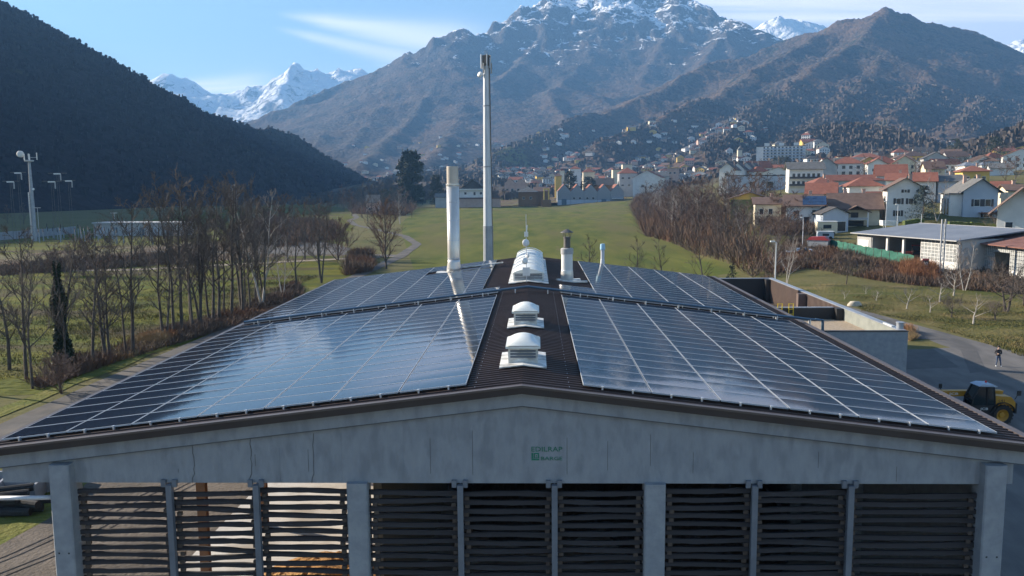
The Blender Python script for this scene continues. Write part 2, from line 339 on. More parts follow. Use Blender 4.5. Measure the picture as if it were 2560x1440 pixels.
# ------------------------------------------------------------------ terrain
def _zc(px, rows):
    return [(Y, (v if k == 'z' else pixY(px, v, Y).z)) for Y, k, v in rows]
TABLE = [(px, _zc(px, rows)) for px, rows in [
    (-6000, [(60, 'z', 0), (2600, 'z', 0)]),
    (300, [(60, 'z', 0), (900, 'z', 0), (1500, 'z', 4), (2600, 'z', 10)]),
    (800, [(60, 'z', 0), (640, 'z', 0), (1000, 'z', 3), (1500, 'z', 12), (2600, 'z', 30)]),
    (1050, [(60, 'z', 0), (640, 'z', 0), (1000, 'y', 458), (1600, 'y', 434), (2600, 'y', 412)]),
    (1400, [(60, 'z', 0), (630, 'z', 0.3), (800, 'y', 486), (1100, 'y', 456), (1600, 'y', 424), (2600, 'y', 392)]),
    (1620, [(60, 'z', 0), (290, 'z', 0), (500, 'z', 2.5), (700, 'y', 487), (1000, 'y', 452), (1500, 'y', 418), (2600, 'y', 385)]),
    (1760, [(60, 'z', 0), (190, 'z', 0), (300, 'z', 5), (480, 'y', 505), (700, 'y', 468), (1000, 'y', 440), (1500, 'y', 400), (2600, 'y', 375)]),
    (1900, [(60, 'z', 0), (135, 'z', 0), (212, 'y', 548), (300, 'y', 508), (400, 'y', 474), (600, 'y', 440), (850, 'y', 409), (1200, 'y', 378), (2600, 'y', 370)]),
    (2100, [(60, 'z', 0), (118, 'z', 0.2), (150, 'y', 650), (196, 'y', 573), (250, 'y', 528), (330, 'y', 484), (450, 'y', 447), (800, 'y', 408), (1200, 'y', 378), (2600, 'y', 370)]),
    (2300, [(60, 'z', 0), (105, 'z', 0.1), (135, 'y', 690), (152, 'y', 648), (195, 'y', 541), (260, 'y', 500), (350, 'y', 462), (500, 'y', 432), (800, 'y', 396), (1200, 'y', 370), (2600, 'y', 365)]),
    (2600, [(60, 'z', 0), (100, 'z', 0.1), (140, 'y', 678), (170, 'y', 606), (200, 'y', 536), (260, 'y', 490), (350, 'y', 448), (500, 'y', 415), (700, 'y', 382), (1100, 'y', 352), (2600, 'y', 350)]),
    (6500, [(60, 'z', 0), (140, 'z', 2), (300, 'z', 14), (700, 'z', 50), (2600, 'z', 180)])]]
_lx = np.linspace(math.log(40), math.log(2600), 90)
_TG = np.array([np.interp(_lx, [math.log(a) for a, _ in rows], [b for _, b in rows]) for _, rows in TABLE])
_TP = np.array([p for p, _ in TABLE], float)
def T(x, y):
    x = np.asarray(x, float); y = np.asarray(y, float); yy = np.clip(y, 40, 2600)
    p = np.clip(1338.5 + 2120 * (x - 0.353) / yy, -5999, 6499)
    i = np.clip(np.searchsorted(_TP, p) - 1, 0, len(_TP) - 2); t = (p - _TP[i]) / (_TP[i + 1] - _TP[i])
    g = (np.log(yy) - _lx[0]) / (_lx[1] - _lx[0]); j = np.clip(np.floor(g).astype(int), 0, len(_lx) - 2); u = g - j
    z = (_TG[i, j] * (1 - u) + _TG[i, j + 1] * u) * (1 - t) + (_TG[i + 1, j] * (1 - u) + _TG[i + 1, j + 1] * u) * t
    return z
_gx = np.concatenate([-np.geomspace(150, 1700, 60)[::-1], np.arange(-146, 147, 4.0), np.geomspace(150, 2000, 90)])
_gy = np.concatenate([np.linspace(-300, 56, 20), np.arange(60, 260, 4.0), np.geomspace(262, 2600, 130)])
GX, GY = np.meshgrid(_gx, _gy)
_bump = fbm(GX / 9, GY / 9, 3) * 0.5 * np.clip((T(GX, GY) - 0.3) / 2, 0, 1)
ground = structure(link('ground', grid_mesh('ground', GX, GY, T(GX, GY) + _bump, 'ground_mix')))

# ------------------------------------------------------------------ mountains from networks of ridges
def W3(l, k, p=1.0): return ([pixY(a, b, c) for a, b, c in l], k, p)
def hfield(X, Y, ridges, sm=18.0):
    acc = None
    for pts, k, p in ridges:
        best = np.full(X.shape, -1e9)
        for a, b in zip(pts[:-1], pts[1:]):
            dx, dy = b.x - a.x, b.y - a.y; L2 = dx * dx + dy * dy + 1e-9
            t = np.clip(((X - a.x) * dx + (Y - a.y) * dy) / L2, 0, 1)
            d = np.hypot(X - a.x - t * dx, Y - a.y - t * dy)
            dd = d / (1 + d / 2600.0 * p)
            best = np.maximum(best, a.z + (b.z - a.z) * t - k * dd)
        acc = best if acc is None else np.logaddexp(acc / sm, best / sm) * sm
    return acc
CEN = [W3([(520, 400, 3300), (680, 303, 3500), (760, 260, 3700), (860, 211, 3900), (950, 174, 4000), (1040, 144, 4000), (1100, 106, 4000), (1122, 83, 4000), (1165, 79, 4000), (1192, 96, 4050), (1210, 90, 4100), (1250, 63, 4200), (1300, 30, 4300), (1350, 6, 4400), (1400, -10, 4500), (1480, -30, 4600), (1560, -32, 4600), (1650, -12, 4500), (1700, 3, 4400), (1760, 18, 4300), (1800, 40, 4200), (1860, 64, 4100), (1905, 84, 4000), (1960, 120, 3900), (2100, 150, 3900)], 0.78),
       W3([(1145, 82, 4000), (1120, 150, 3700), (1090, 212, 3400), (1040, 275, 3000), (980, 335, 2600), (930, 382, 2200), (900, 412, 1900)], 0.52),
       W3([(950, 175, 4000), (880, 262, 3500), (820, 332, 2900), (780, 380, 2400)], 0.5),
       W3([(1040, 145, 4000), (1000, 235, 3500), (930, 305, 3000), (860, 370, 2400)], 0.52),
       W3([(1120, 150, 3700), (1170, 250, 3300), (1130, 320, 2700), (1100, 370, 2200), (1060, 405, 1900)], 0.45),
       W3([(1560, -30, 4600), (1545, 60, 4300), (1500, 130, 4000), (1440, 190, 3600), (1372, 238, 3200), (1395, 285, 2900), (1440, 320, 2600)], 0.62),
       W3([(1400, -8, 4500), (1370, 60, 4200), (1330, 120, 3900), (1290, 172, 3600), (1230, 215, 3300)], 0.72),
       W3([(1700, 5, 4400), (1690, 80, 4100), (1640, 140, 3800), (1600, 190, 3500)], 0.7),
       W3([(1480, -28, 4600), (1450, 50, 4300), (1420, 100, 4100)], 0.8), W3([(1300, 32, 4300), (1270, 90, 4100), (1240, 130, 3900)], 0.75),
       W3([(1860, 66, 4100), (1800, 110, 3800), (1740, 160, 3500)], 0.6)]
RGH = [W3([(1960, 100, 3000), (2030, 76, 2900), (2100, 55, 2850), (2160, 45, 2800), (2215, 33, 2750), (2262, 42, 2750), (2330, 65, 2800), (2420, 80, 2800), (2480, 115, 2850), (2560, 142, 2900), (2700, 200, 3000), (2950, 240, 3000)], 0.66),
       W3([(1960, 104, 3000), (1800, 152, 2900), (1700, 197, 2700), (1600, 238, 2500), (1500, 278, 2300), (1400, 318, 2050), (1310, 358, 1800), (1230, 390, 1600)], 0.5),
       W3([(2100, 55, 2850), (2000, 122, 2600), (1900, 172, 2400), (1780, 228, 2150), (1680, 278, 1900), (1600, 322, 1700), (1500, 362, 1500)], 0.52),
       W3([(2215, 33, 2750), (2140, 112, 2500), (2060, 162, 2300), (1980, 212, 2100), (1900, 262, 1800), (1850, 312, 1500), (1800, 352, 1250)], 0.52),
       W3([(2215, 33, 2750), (2232, 125, 2500), (2180, 192, 2200), (2120, 242, 1900), (2060, 292, 1600), (2000, 335, 1250)], 0.55),
       W3([(2330, 65, 2800), (2350, 145, 2500), (2330, 205, 2200), (2280, 252, 1900), (2230, 292, 1600)], 0.58),
       W3([(2480, 115, 2850), (2500, 195, 2500), (2480, 242, 2200), (2430, 282, 1800), (2400, 312, 1500)], 0.56),
       W3([(2700, 200, 3000), (2640, 245, 2500), (2600, 292, 2000), (2560, 332, 1500)], 0.5),
       W3([(2060, 318, 1150), (2150, 312, 1100), (2230, 325, 1050), (2300, 350, 1000)], 0.5),
       W3([(2340, 398, 800), (2420, 368, 760), (2500, 342, 720), (2560, 326, 720), (2700, 295, 780), (2900, 280, 800)], 0.42)]
LEF = [([Vector(p) for p in [(-1200, -500, 380), (-1000, 150, 330), (-850, 560, 300)]] + [pixY(-250, -120, 940), pixY(-60, -22, 1060), pixY(0, 8, 1100), pixY(60, 44, 1125), pixY(100, 72, 1150), pixY(160, 113, 1180), pixY(250, 163, 1210), pixY(330, 204, 1240), pixY(420, 248, 1280), pixY(520, 288, 1320), pixY(640, 320, 1360), pixY(740, 350, 1410), pixY(790, 380, 1430), pixY(830, 410, 1450), pixY(860, 436, 1480), pixY(900, 462, 1500)], 0.60, 0.0)]
def H_cen(X, Y):
    h = hfield(X, Y, CEN, 16); a = np.clip(h / 260, 0.05, 1)
    return h + a * (ridged((X + 0.35 * Y) / 560, (Y - 0.3 * X) / 560, 5, .5) * 20 + fbm(X / 60, Y / 60, 4) * 7 + np.clip((h - 450) / 300, 0, 1) * ridged(X / 130, Y / 210, 4) * 22 + (_LAT[(X * .077).astype(int) & 255, (Y * .077).astype(int) & 255] - .5) * 7) - 10 * a
def H_rgh(X, Y):
    h = hfield(X, Y, RGH, 12); a = np.clip(h / 200, 0.05, 1)
    return h + a * (ridged(X / 420, Y / 420, 4, .5) * 15 + fbm(X / 45, Y / 45, 4) * 5 + (_LAT[(X * .1053).astype(int) & 255, (Y * .1053).astype(int) & 255] - .5) * 6.5) - 8 * a
def H_lef(X, Y):
    h = hfield(X, Y, LEF, 10); a = np.clip(h / 80, 0.0, 1)
    return h + a * (ridged(X / 260, Y / 260, 4) * 8 + fbm(X / 26, Y / 26, 3) * 3 + (_LAT[(X * .1667).astype(int) & 255, (Y * .1667).astype(int) & 255] - .5) * 4) - 4 * a
def GH(x, y):
    x = np.asarray(x, float); y = np.asarray(y, float); z = T(x, y)
    return np.maximum(z, np.maximum(np.where(y > 1500, H_cen(x, y), -99), np.where((y > 700) & (x > 0), H_rgh(x, y), -99)))

def forest_mat(name, dark, light, ever, snow=None, fine=0.12, bmp=0.7):
    m = bpy.data.materials.new(name); m.use_nodes = True; MATS[name] = m; t = m.node_tree; n = t.nodes; L = t.links; b = n['Principled BSDF']; b.inputs['Roughness'].default_value = 0.95; b.inputs['Specular IOR Level'].default_value = 0.1
    co = n.new('ShaderNodeTexCoord'); V = co.outputs['Object']
    def nz(s, d=5, ro=0.6, dist=0.0):
        z = n.new('ShaderNodeTexNoise'); z.inputs['Scale'].default_value = s; z.inputs['Detail'].default_value = d; z.inputs['Roughness'].default_value = ro; z.inputs['Distortion'].default_value = dist; L.new(V, z.inputs['Vector']); return z.outputs[0]
    def ramp(f, a, bb, ca=(0, 0, 0), cb=(1, 1, 1)):
        r = n.new('ShaderNodeValToRGB'); e = r.color_ramp.elements; e[0].position = a; e[1].position = bb; e[0].color = (*ca, 1); e[1].color = (*cb, 1); L.new(f, r.inputs[0]); return r.outputs[0]
    def mix(f, a, c):
        x = n.new('ShaderNodeMix'); x.data_type = 'RGBA'
        if isinstance(f, float): x.inputs['Factor'].default_value = f
        else: L.new(f, x.inputs['Factor'])
        for s, k in ((a, 'A'), (c, 'B')):
            if isinstance(s, tuple): x.inputs[k].default_value = (*s, 1)
            else: L.new(s, x.inputs[k])
        return x.outputs['Result']
    def ma(op, a, c):
        x = n.new('ShaderNodeMath'); x.operation = op
        for i, s in enumerate((a, c)):
            if isinstance(s, (int, float)): x.inputs[i].default_value = s
            else: L.new(s, x.inputs[i])
        return x.outputs[0]
    vo = n.new('ShaderNodeTexVoronoi'); vo.inputs['Scale'].default_value = fine; vo.inputs['Randomness'].default_value = 1.0; L.new(V, vo.inputs['Vector'])
    sv = n.new('ShaderNodeSeparateColor'); L.new(vo.outputs['Color'], sv.inputs[0])
    c = mix(ramp(ma('ADD', ma('MULTIPLY', sv.outputs[0], 0.62), ma('MULTIPLY', nz(fine * 2.2, 3, 0.7), 0.5)), 0.22, 0.88), dark, light)
    c = mix(ramp(nz(0.0045, 4), 0.42, 0.62), c, mix(0.5, c, (light[0] * 1.35, light[1] * 1.05, light[2] * 0.8)))
    c = mix(ma('MULTIPLY', ramp(nz(0.011, 5, 0.7), 0.55, 0.64), ramp(nz(0.05, 3, 0.7), 0.35, 0.55)), c, ever)
    gm = n.new('ShaderNodeNewGeometry'); sx = n.new('ShaderNodeSeparateXYZ'); L.new(gm.outputs['Position'], sx.inputs[0])
    if snow is None:
        f = ramp(nz(0.006, 3), 0.60, 0.66); lo = n.new('ShaderNodeMapRange'); lo.inputs[1].default_value = 90; lo.inputs[2].default_value = 150; lo.inputs[3].default_value = 1; lo.inputs[4].default_value = 0; L.new(sx.outputs[2], lo.inputs[0])
        c = mix(ma('MULTIPLY', f, lo.outputs[0]), c, (0.13, 0.125, 0.05))
    else:
        z0, z1, rock, white = snow
        mr = n.new('ShaderNodeMapRange'); mr.inputs[1].default_value = z0; mr.inputs[2].default_value = z1; mr.clamp = False; L.new(sx.outputs[2], mr.inputs[0])
        rk = ramp(ma('ADD', mr.outputs[0], ma('MULTIPLY', ma('SUBTRACT', nz(0.012, 4), 0.5), 1.0)), 0.0, 0.5); c = mix(rk, c, mix(ramp(nz(0.03, 5, 0.7), 0.4, 0.62), rock, (rock[0] * 1.9, rock[1] * 1.75, rock[2] * 1.6)))
        s = ma('ADD', mr.outputs[0], ma('MULTIPLY', ma('SUBTRACT', nz(0.013, 8, 0.78, 1.2), 0.5), 4.6)); nrm = n.new('ShaderNodeSeparateXYZ'); L.new(gm.outputs['Normal'], nrm.inputs[0])
        s = ma('ADD', s, ma('MULTIPLY', ma('SUBTRACT', nrm.outputs[2], 0.72), 2.2))
        c = mix(ramp(s, white, white + 0.28), c, (0.86, 0.87, 0.89))
    L.new(c, b.inputs['Base Color'])
    bp = n.new('ShaderNodeBump'); bp.inputs['Strength'].default_value = bmp; bp.inputs['Distance'].default_value = 0.8 / fine; L.new(ma('SUBTRACT', ma('MULTIPLY', nz(fine * 1.6, 4, 0.7), 0.8), ma('MULTIPLY', vo.outputs['Distance'], 0.9)), bp.inputs['Height']); L.new(bp.outputs[0], b.inputs['Normal'])
    return m
forest_mat('wood_left_shaded', (0.011, 0.010, 0.013), (0.028, 0.025, 0.029), (0.009, 0.012, 0.011), fine=0.17)  # shade of this flank put into the colour, darker than the other woods
forest_mat('wood_right', (0.026, 0.021, 0.020), (0.108, 0.085, 0.070), (0.020, 0.028, 0.020), fine=0.11, bmp=.6)
forest_mat('wood_snow', (0.030, 0.026, 0.026), (0.098, 0.080, 0.070), (0.026, 0.033, 0.028), snow=(520, 980, (0.052, 0.047, 0.046), 0.92), fine=0.085, bmp=.5)
forest_mat('snow_far', (0.08, 0.08, 0.09), (0.12, 0.12, 0.13), (0.07, 0.08, 0.09), snow=(300, 900, (0.12, 0.12, 0.13), 0.40), fine=0.02)

def hill(name, fn, x0, x1, y0, y1, st, mtl, cut=-6):
    X, Y = np.meshgrid(np.arange(x0, x1 + st, st), np.arange(y0, y1 + st, st)); Z = np.maximum(fn(X, Y), cut)
    return structure(link(name, grid_mesh(name, X, Y, Z, mtl)))
hill('wooded_mountain_left', H_lef, -1800, -150, -500, 1900, 6, 'wood_left_shaded')
hill('snowy_mountain', H_cen, -1900, 2300, 1500, 5300, 13, 'wood_snow', -20)
hill('wooded_mountain_right', H_rgh, -420, 2900, 560, 3700, 9.5, 'wood_right', -20)
def far_range(name, prof, Yr, k, seed):
    rid = [W3([(a, b, Yr) for a, b in prof], k)]
    xs = [p.x for p in rid[0][0]]
    def fn(X, Y):
        return hfield(X, Y, rid, 20) + ridged(X / 700 + seed, Y / 700, 6, 0.6) * 70 - 45
    return hill(name, fn, min(xs), max(xs), Yr - 2300, Yr + 900, 34, 'snow_far', -30)
far_range('snow_range_left', [(150, 230), (300, 200), (375, 205), (430, 192), (490, 213), (530, 222), (570, 205), (610, 204), (680, 200), (715, 186), (745, 166), (765, 175), (790, 166), (850, 160), (892, 157), (925, 176), (960, 172), (1010, 178), (1100, 190)], 6600, 0.72, 3.1)
far_range('snow_range_right', [(1700, 110), (1850, 85), (1905, 76), (1950, 61), (1985, 70), (2020, 71), (2100, 90), (2300, 105), (2400, 88), (2440, 84), (2500, 92), (2560, 104), (2700, 120), (2850, 130)], 6300, 0.72, 8.7)

# ------------------------------------------------------------------ haze
hm = bpy.data.materials.new('haze_air'); hm.use_nodes = True; hn = hm.node_tree.nodes
for n in list(hn):
    if n.type != 'OUTPUT_MATERIAL': hn.remove(n)
pv = hn.new('ShaderNodeVolumePrincipled'); pv.inputs['Color'].default_value = (0.24, 0.53, 1.0, 1); pv.inputs['Density'].default_value = 1.4e-4; pv.inputs['Anisotropy'].default_value = 0.1
hm.node_tree.links.new(pv.outputs[0], [n for n in hn if n.type == 'OUTPUT_MATERIAL'][0].inputs['Volume']); MATS['haze_air'] = hm
hz = MB().box(-5200, 5600, -1200, 7800, -40, 1400).build('haze', 'haze_air'); hz['kind'] = 'stuff'; hz['label'] = 'pale blue winter haze filling the valley'

# ------------------------------------------------------------------ flat sheets of the setting
def sheet(name, pts, mtl, dz=0.01, world=False, sub=None):
    P = [Vector((*p, 0)) if world else pix(*p) for p in pts]
    import bmesh
    bm = bmesh.new(); f = bm.faces.new([bm.verts.new((p.x, p.y, 0)) for p in P])
    if f.normal.z < 0 or sum((P[i].x * P[(i + 1) % len(P)].y - P[(i + 1) % len(P)].x * P[i].y) for i in range(len(P))) < 0: f.normal_flip()
    bmesh.ops.triangulate(bm, faces=bm.faces[:])
    if sub:
        for _ in range(sub):
            bmesh.ops.subdivide_edges(bm, edges=bm.edges[:], cuts=1, use_grid_fill=True)
        bmesh.ops.triangulate(bm, faces=bm.faces[:])
    vs = np.array([v.co[:] for v in bm.verts]); zz = T(vs[:, 0], vs[:, 1]) + dz
    for v, z in zip(bm.verts, zz): v.co.z = z
    me = bpy.data.meshes.new(name); bm.to_mesh(me); bm.free(); me.materials.append(MATS[mtl])
    return structure(link(name, me))
def ribbon(name, pts, w, mtl, dz=0.02, world=True, jit=0.0):
    P = [Vector((*p, 0)) if world else pix(*p) for p in pts]
    Q = []
    for i in range(len(P) - 1):
        n = max(2, int((P[i + 1] - P[i]).length / 6))
        Q += [P[i].lerp(P[i + 1], k / n) for k in range(n)]
    Q.append(P[-1]); V = []; F = []
    for i, p in enumerate(Q):
        d = (Q[min(i + 1, len(Q) - 1)] - Q[max(i - 1, 0)]).normalized(); nrm = Vector((-d.y, d.x, 0))
        for s in (-1, 1):
            q = p + nrm * s * (w / 2 + random.uniform(-jit, jit)); V.append((q.x, q.y, float(T(q.x, q.y)) + dz))
        if i: F.append((2 * i - 2, 2 * i - 1, 2 * i + 1, 2 * i))
    me = bpy.data.meshes.new(name); me.from_pydata(V, [], F); me.materials.append(MATS[mtl]); me.update()
    return structure(link(name, me))
sheet('field', [(1045, 521), (1200, 518), (1400, 519), (1566, 516), (1580, 545), (1612, 590), (1700, 622), (1800, 662), (1880, 700), (1960, 735), (1960, 900), (1300, 900), (1060, 760), (1030, 660), (1010, 600), (1000, 560)], 'field', 0.02, sub=3)
sheet('meadow_left', [(-900, 1030), (-500, 700), (-300, 640), (0, 606), (300, 560), (560, 524), (760, 512), (870, 520), (890, 560), (830, 640), (880, 690), (720, 780), (400, 880), (120, 985)], 'meadow', 0.02)
sheet('brown_strip', [(-700, 760), (-200, 700), (0, 690), (240, 672), (520, 655), (760, 640), (860, 640), (840, 620), (700, 600), (480, 606), (260, 622), (0, 638), (-300, 660)], 'brown_earth', 0.03)
ribbon('dirt_track', [(-150, 158), (-110, 157), (-75, 160), (-50, 176), (-30, 188)], 3.6, 'track_dirt', 0.06, jit=0.4)
sheet('gravel_yard', [(620, 606), (700, 590), (820, 606), (880, 622), (860, 634), (740, 640), (640, 630)], 'lane', 0.05)
ribbon('lane', [(-34.5, 20), (-34, 60), (-33, 90), (-31, 130), (-29.5, 185), (-31, 225), (-40, 262), (-55, 300), (-72, 340), (-84, 385), (-88, 420), (-100, 470)], 2.5, 'lane', 0.07, jit=0.15)
ribbon('lane_branch', [(-29, 188), (-44, 194), (-62, 198), (-95, 206)], 3.6, 'lane', 0.075, jit=0.2)
ribbon('grass_verge', [(-37.6, 30), (-37.2, 60), (-36.0, 90), (-34, 130)], 1.7, 'verge', 0.05, jit=0.4)
ribbon('grass_verge', [(-31.4, 30), (-31, 60), (-30, 90), (-28, 130)], 1.4, 'verge', 0.05, jit=0.3)
sheet('yard', [(13.4, 30), (60, 30), (58, 44), (49, 62), (44.5, 76), (42.2, 90), (39.6, 105), (36, 125), (30, 140), (24, 135), (28, 100), (25, 90), (13.4, 90)], 'asphalt', 0.015, world=True)
for _k, _p in enumerate([[(30, 70), (36, 71), (37.5, 79), (31, 78)], [(33, 62), (34.2, 61.5), (41, 78), (39.8, 78.6)], [(38, 84), (41, 83.5), (40, 95), (37.6, 95)], [(44, 64), (47, 63), (46, 70), (43.4, 70.5)]]): sheet('asphalt_patch', _p, 'asphalt_patch', 0.020 + .004 * _k, world=True)
sheet('orchard_slope', [(41, 106), (43.4, 90), (45.6, 76), (50, 62), (60, 44), (100, 60), (100, 118), (75, 122), (52, 124), (38, 128), (30, 141), (36.4, 126)], 'orchard_grass', 0.03, world=True, sub=4)
sheet('unseen_front_ground', [(-40, -25), (70, -25), (70, 14.9), (-40, 14.9)], 'asphalt', 0.01, world=True)  # unseen dark ground, added to cut green bounce onto the gable
sheet('mud_yard', [(-30, 15), (-12.2, 15), (-12.2, 68), (-29, 68)], 'mud', 0.012, world=True)
sheet('mud_verge', [(-27, 32), (-24, 30.5), (-22.8, 38), (-24, 46), (-26, 54), (-28, 50)], 'verge', 0.016, world=True)
sheet('concrete_apron', [(-14.4, 26), (-9.5, 26), (-9.5, 60), (-14.0, 60)], 'slab', 0.024, world=True)
sheet('far_earth', [(1245, 517), (1566, 512), (1566, 505), (1400, 505), (1240, 511)], 'brown_earth', 0.05)

# ------------------------------------------------------------------ the industrial building
RZ, SL, XL, XR, Y0, Y1 = 10.603, 0.12, -14.0, 13.0, 20.95, 60.7      # ridge height, pitch, eaves, ends
def roof_z(x): return RZ - SL * abs(x)
YF = 21.30                                                            # face of the gable beam
bld = thing('industrial_building', (0, 21.3, 0), 'large open-sided industrial hall with brown metal roof and concrete gable beam', 'building')
O = Vector((0, 21.3, 0))
class LB(MB):                                                         # world coordinates in, local to the building out
    def build(s, name, mats, parent=None, smooth=False, loc=None):
        s.v = [(a - O.x, b - O.y, c - O.z) for a, b, c in s.v]; return MB.build(s, name, mats, parent, loc, smooth)
m = LB(); prof = []; y = Y0
while y < Y1 - 0.25:
    prof += [(y, 0), (y + 0.15, 0), (y + 0.175, 0.045), (y + 0.235, 0.045)]; y += 0.26
prof.append((Y1, 0))
for X in (XL, XR):
    vs = []; fs = []; kx = [0, X * 0.5, X]
    for (yy, h) in prof:
        for x in kx: vs.append((x, yy, roof_z(x) - 0.10 + h))
    for i in range(len(prof) - 1):
        for j in range(2):
            a = i * 3 + j; q = (a, a + 1, a + 4, a + 3); fs.append(q if X < 0 else q[::-1])
    m.add(vs, fs)
    m.add([(0, Y0 + 0.05, RZ - 0.24), (X, Y0 + 0.05, roof_z(X) - 0.24), (X, Y1, roof_z(X) - 0.24), (0, Y1, RZ - 0.24)], [(0, 1, 2, 3) if X > 0 else (3, 2, 1, 0)])
roof = m.build('roof', 'roof_brown', bld)
def gable_strip(y0, y1, top, bot, xl=XL, xr=XR):
    q = LB(); q.prism([(xl, roof_z(xl) - top), (0, RZ - top), (xr, roof_z(xr) - top), (xr, roof_z(xr) - bot), (0, RZ - bot), (xl, roof_z(xl) - bot)], y0, y1); return q
gable_strip(Y0 - 0.06, Y0 + 0.10, 0.04, 0.095).build('verge_trim', 'trim_brown', roof)
gable_strip(Y0 - 0.03, Y0 + 0.04, 0.096, 0.265).build('verge_fascia', 'fascia_brown', roof)
gable_strip(YF - 0.12, YF + 0.05, 0.255, 0.66, XL + 0.1, XR - 0.2).build('gable_capping', 'concrete', bld)
gable_strip(YF - 0.128, YF - 0.121, 0.640, 0.664, XL + 0.1, XR - 0.2).build('gable_ledge', 'joint', bld)
ZB = 7.868
for (xa, xb) in ((XL + 0.25, -6.35), (-6.347, -4.72), (-4.717, -3.1), (-3.097, 0.02), (0.023, 6.1), (6.103, 12.55)):
    q = LB(); top = [(xb, roof_z(xb) - 0.662)] + ([(0, RZ - 0.662)] if xa < 0 < xb else []) + [(xa, roof_z(xa) - 0.662)]
    q.prism([(xa, ZB), (xb, ZB)] + top, YF, YF + 0.32); q.build('gable_beam_panel', 'concrete', bld)
for x in (-9.05, -7.0, -5.6, -2.4, -1.3, 1.15, 2.2, 3.3, 4.4, 7.6, 9.6):
    LB().box(x, x + 0.012, YF - 0.003, YF + 0.01, ZB + random.uniform(0, .5), roof_z(x) - 0.9 - random.uniform(0, .5)).build('formwork_line', 'joint', bld)
for x0, top in ((-8.62, 8.9), (-7.1, 9.05), (-5.45, 9.2)):         # cracks running down the beam
    q = LB(); pts = [(x0 + random.uniform(-.02, .02), YF - 0.006, top - k * (top - ZB - .25) / 7) for k in range(8)] + [(x0 - .06, YF - 0.006, ZB + 0.12), (x0 - .07, YF - .006, ZB)]
    q.tube(pts, 0.009, 4); q.build('crack', 'joint', bld)
for x, ztop, yf in ((-12.08, roof_z(-12.08) - 0.72, YF - 0.30), (-4.31, ZB + 0.04, YF - 0.18), (3.42, ZB + 0.03, YF - 0.18), (11.98, roof_z(11.98) - 0.72, YF - 0.30)):
    q = LB(); c = 0.035; w = 0.27; y1 = YF + 0.33
    q.prism([(x - w + c, yf), (x + w - c, yf), (x + w, yf + c), (x + w, y1), (x - w, y1), (x - w, yf + c)], 0, ztop, axis='z')
    col = q.build('column', 'concrete_plain', bld)
    if abs(x) > 10:
        for dx in (-0.13, 0.13): LB().box(x + dx - .022, x + dx + .022, yf - 0.004, yf + .02, 6.02, 6.06).build('bolt_hole', 'black', col)
POSTS = [-9.27, -6.97, -1.62, 0.83, 5.98, 8.43]
for x in POSTS:
    q = LB(); q.box(x - .075, x + .075, YF - 0.16, YF - 0.01, 0, ZB - 0.02); q.box(x - .02, x + .02, YF - 0.16 + .15, YF + .1, 0, ZB - .02)
    p = q.build('steel_post', 'steel_paint', bld)
    for dx in (-0.16, 0.13): LB().box(x + dx - .06, x + dx + .06, YF - 0.10, YF - .004, ZB - 0.09, ZB + 0.10).build('bracket', 'steel_paint', p)
# wooden slats: nine bays
EDGE = [-11.80, -9.27, -6.97, -4.58, -4.04, -1.62, 0.83, 3.15, 3.69, 5.98, 8.43, 11.71]
BAYS = [(EDGE[i], EDGE[i + 1]) for i in range(11) if i not in (3, 7)]
def slat_mesh(Lx, k):
    rr = random.Random(k); q = MB(); n = 9; amp = rr.uniform(0.010, 0.034); ph = rr.uniform(0, 6.28); tilt = rr.uniform(-.03, .03); vs = []; fs = []
    for i in range(n + 1):
        t = i / n; dz = amp * math.sin(ph + t * 3.4) + tilt * (t - .5); th = 0.063 + rr.uniform(-.010, .010); dy = rr.uniform(-.004, .004)
        for (yy, zz) in ((-.034, -th), (.034, -th), (.034, th), (-.034, th)): vs.append((t * Lx, yy + dy, zz + dz))
        if i:
            a = 4 * (i - 1)
            for j in range(4): fs.append((a + j, a + (j + 1) % 4, a + 4 + (j + 1) % 4, a + 4 + j))
    fs += [(3, 2, 1, 0), tuple(4 * n + j for j in range(4))]; q.add(vs, fs); return q.mesh('slat', 'slat_wood')
blk = MB().box(-.06, .06, -.05, .05, -.048, .048).mesh('spacer_block', 'block_wood')
YS = YF + 0.10
low = LB()
for bi, (xa, xb) in enumerate(BAYS):
    ms = [slat_mesh(1.0, 20 * bi + k) for k in range(5)]
    z = 7.55 + random.uniform(-.05, .12); i = 0
    while z > 0.35:
        if z > 4.3:
            o = link('slat', ms[(i * 3 + bi) % 5], bld, (xa - .02 - O.x, YS - O.y + random.uniform(-.01, .01), z)); o.scale = (xb - xa + .04, 1, 1); o.rotation_euler = (0, random.uniform(-.006, .006), 0)
            for xx in (xa + .16, xb - .16): link('spacer_block', blk, bld, (xx + random.uniform(-.04, .04) - O.x, YS - O.y, z - .11))
        else:
            low.box(xa, xb, YS - .022, YS + .022, z - .06, z + .06)
        z -= 0.222 + random.uniform(-.008, .008); i += 1
structure(low.build('lower_slats', 'slat_wood', bld), 'stuff')
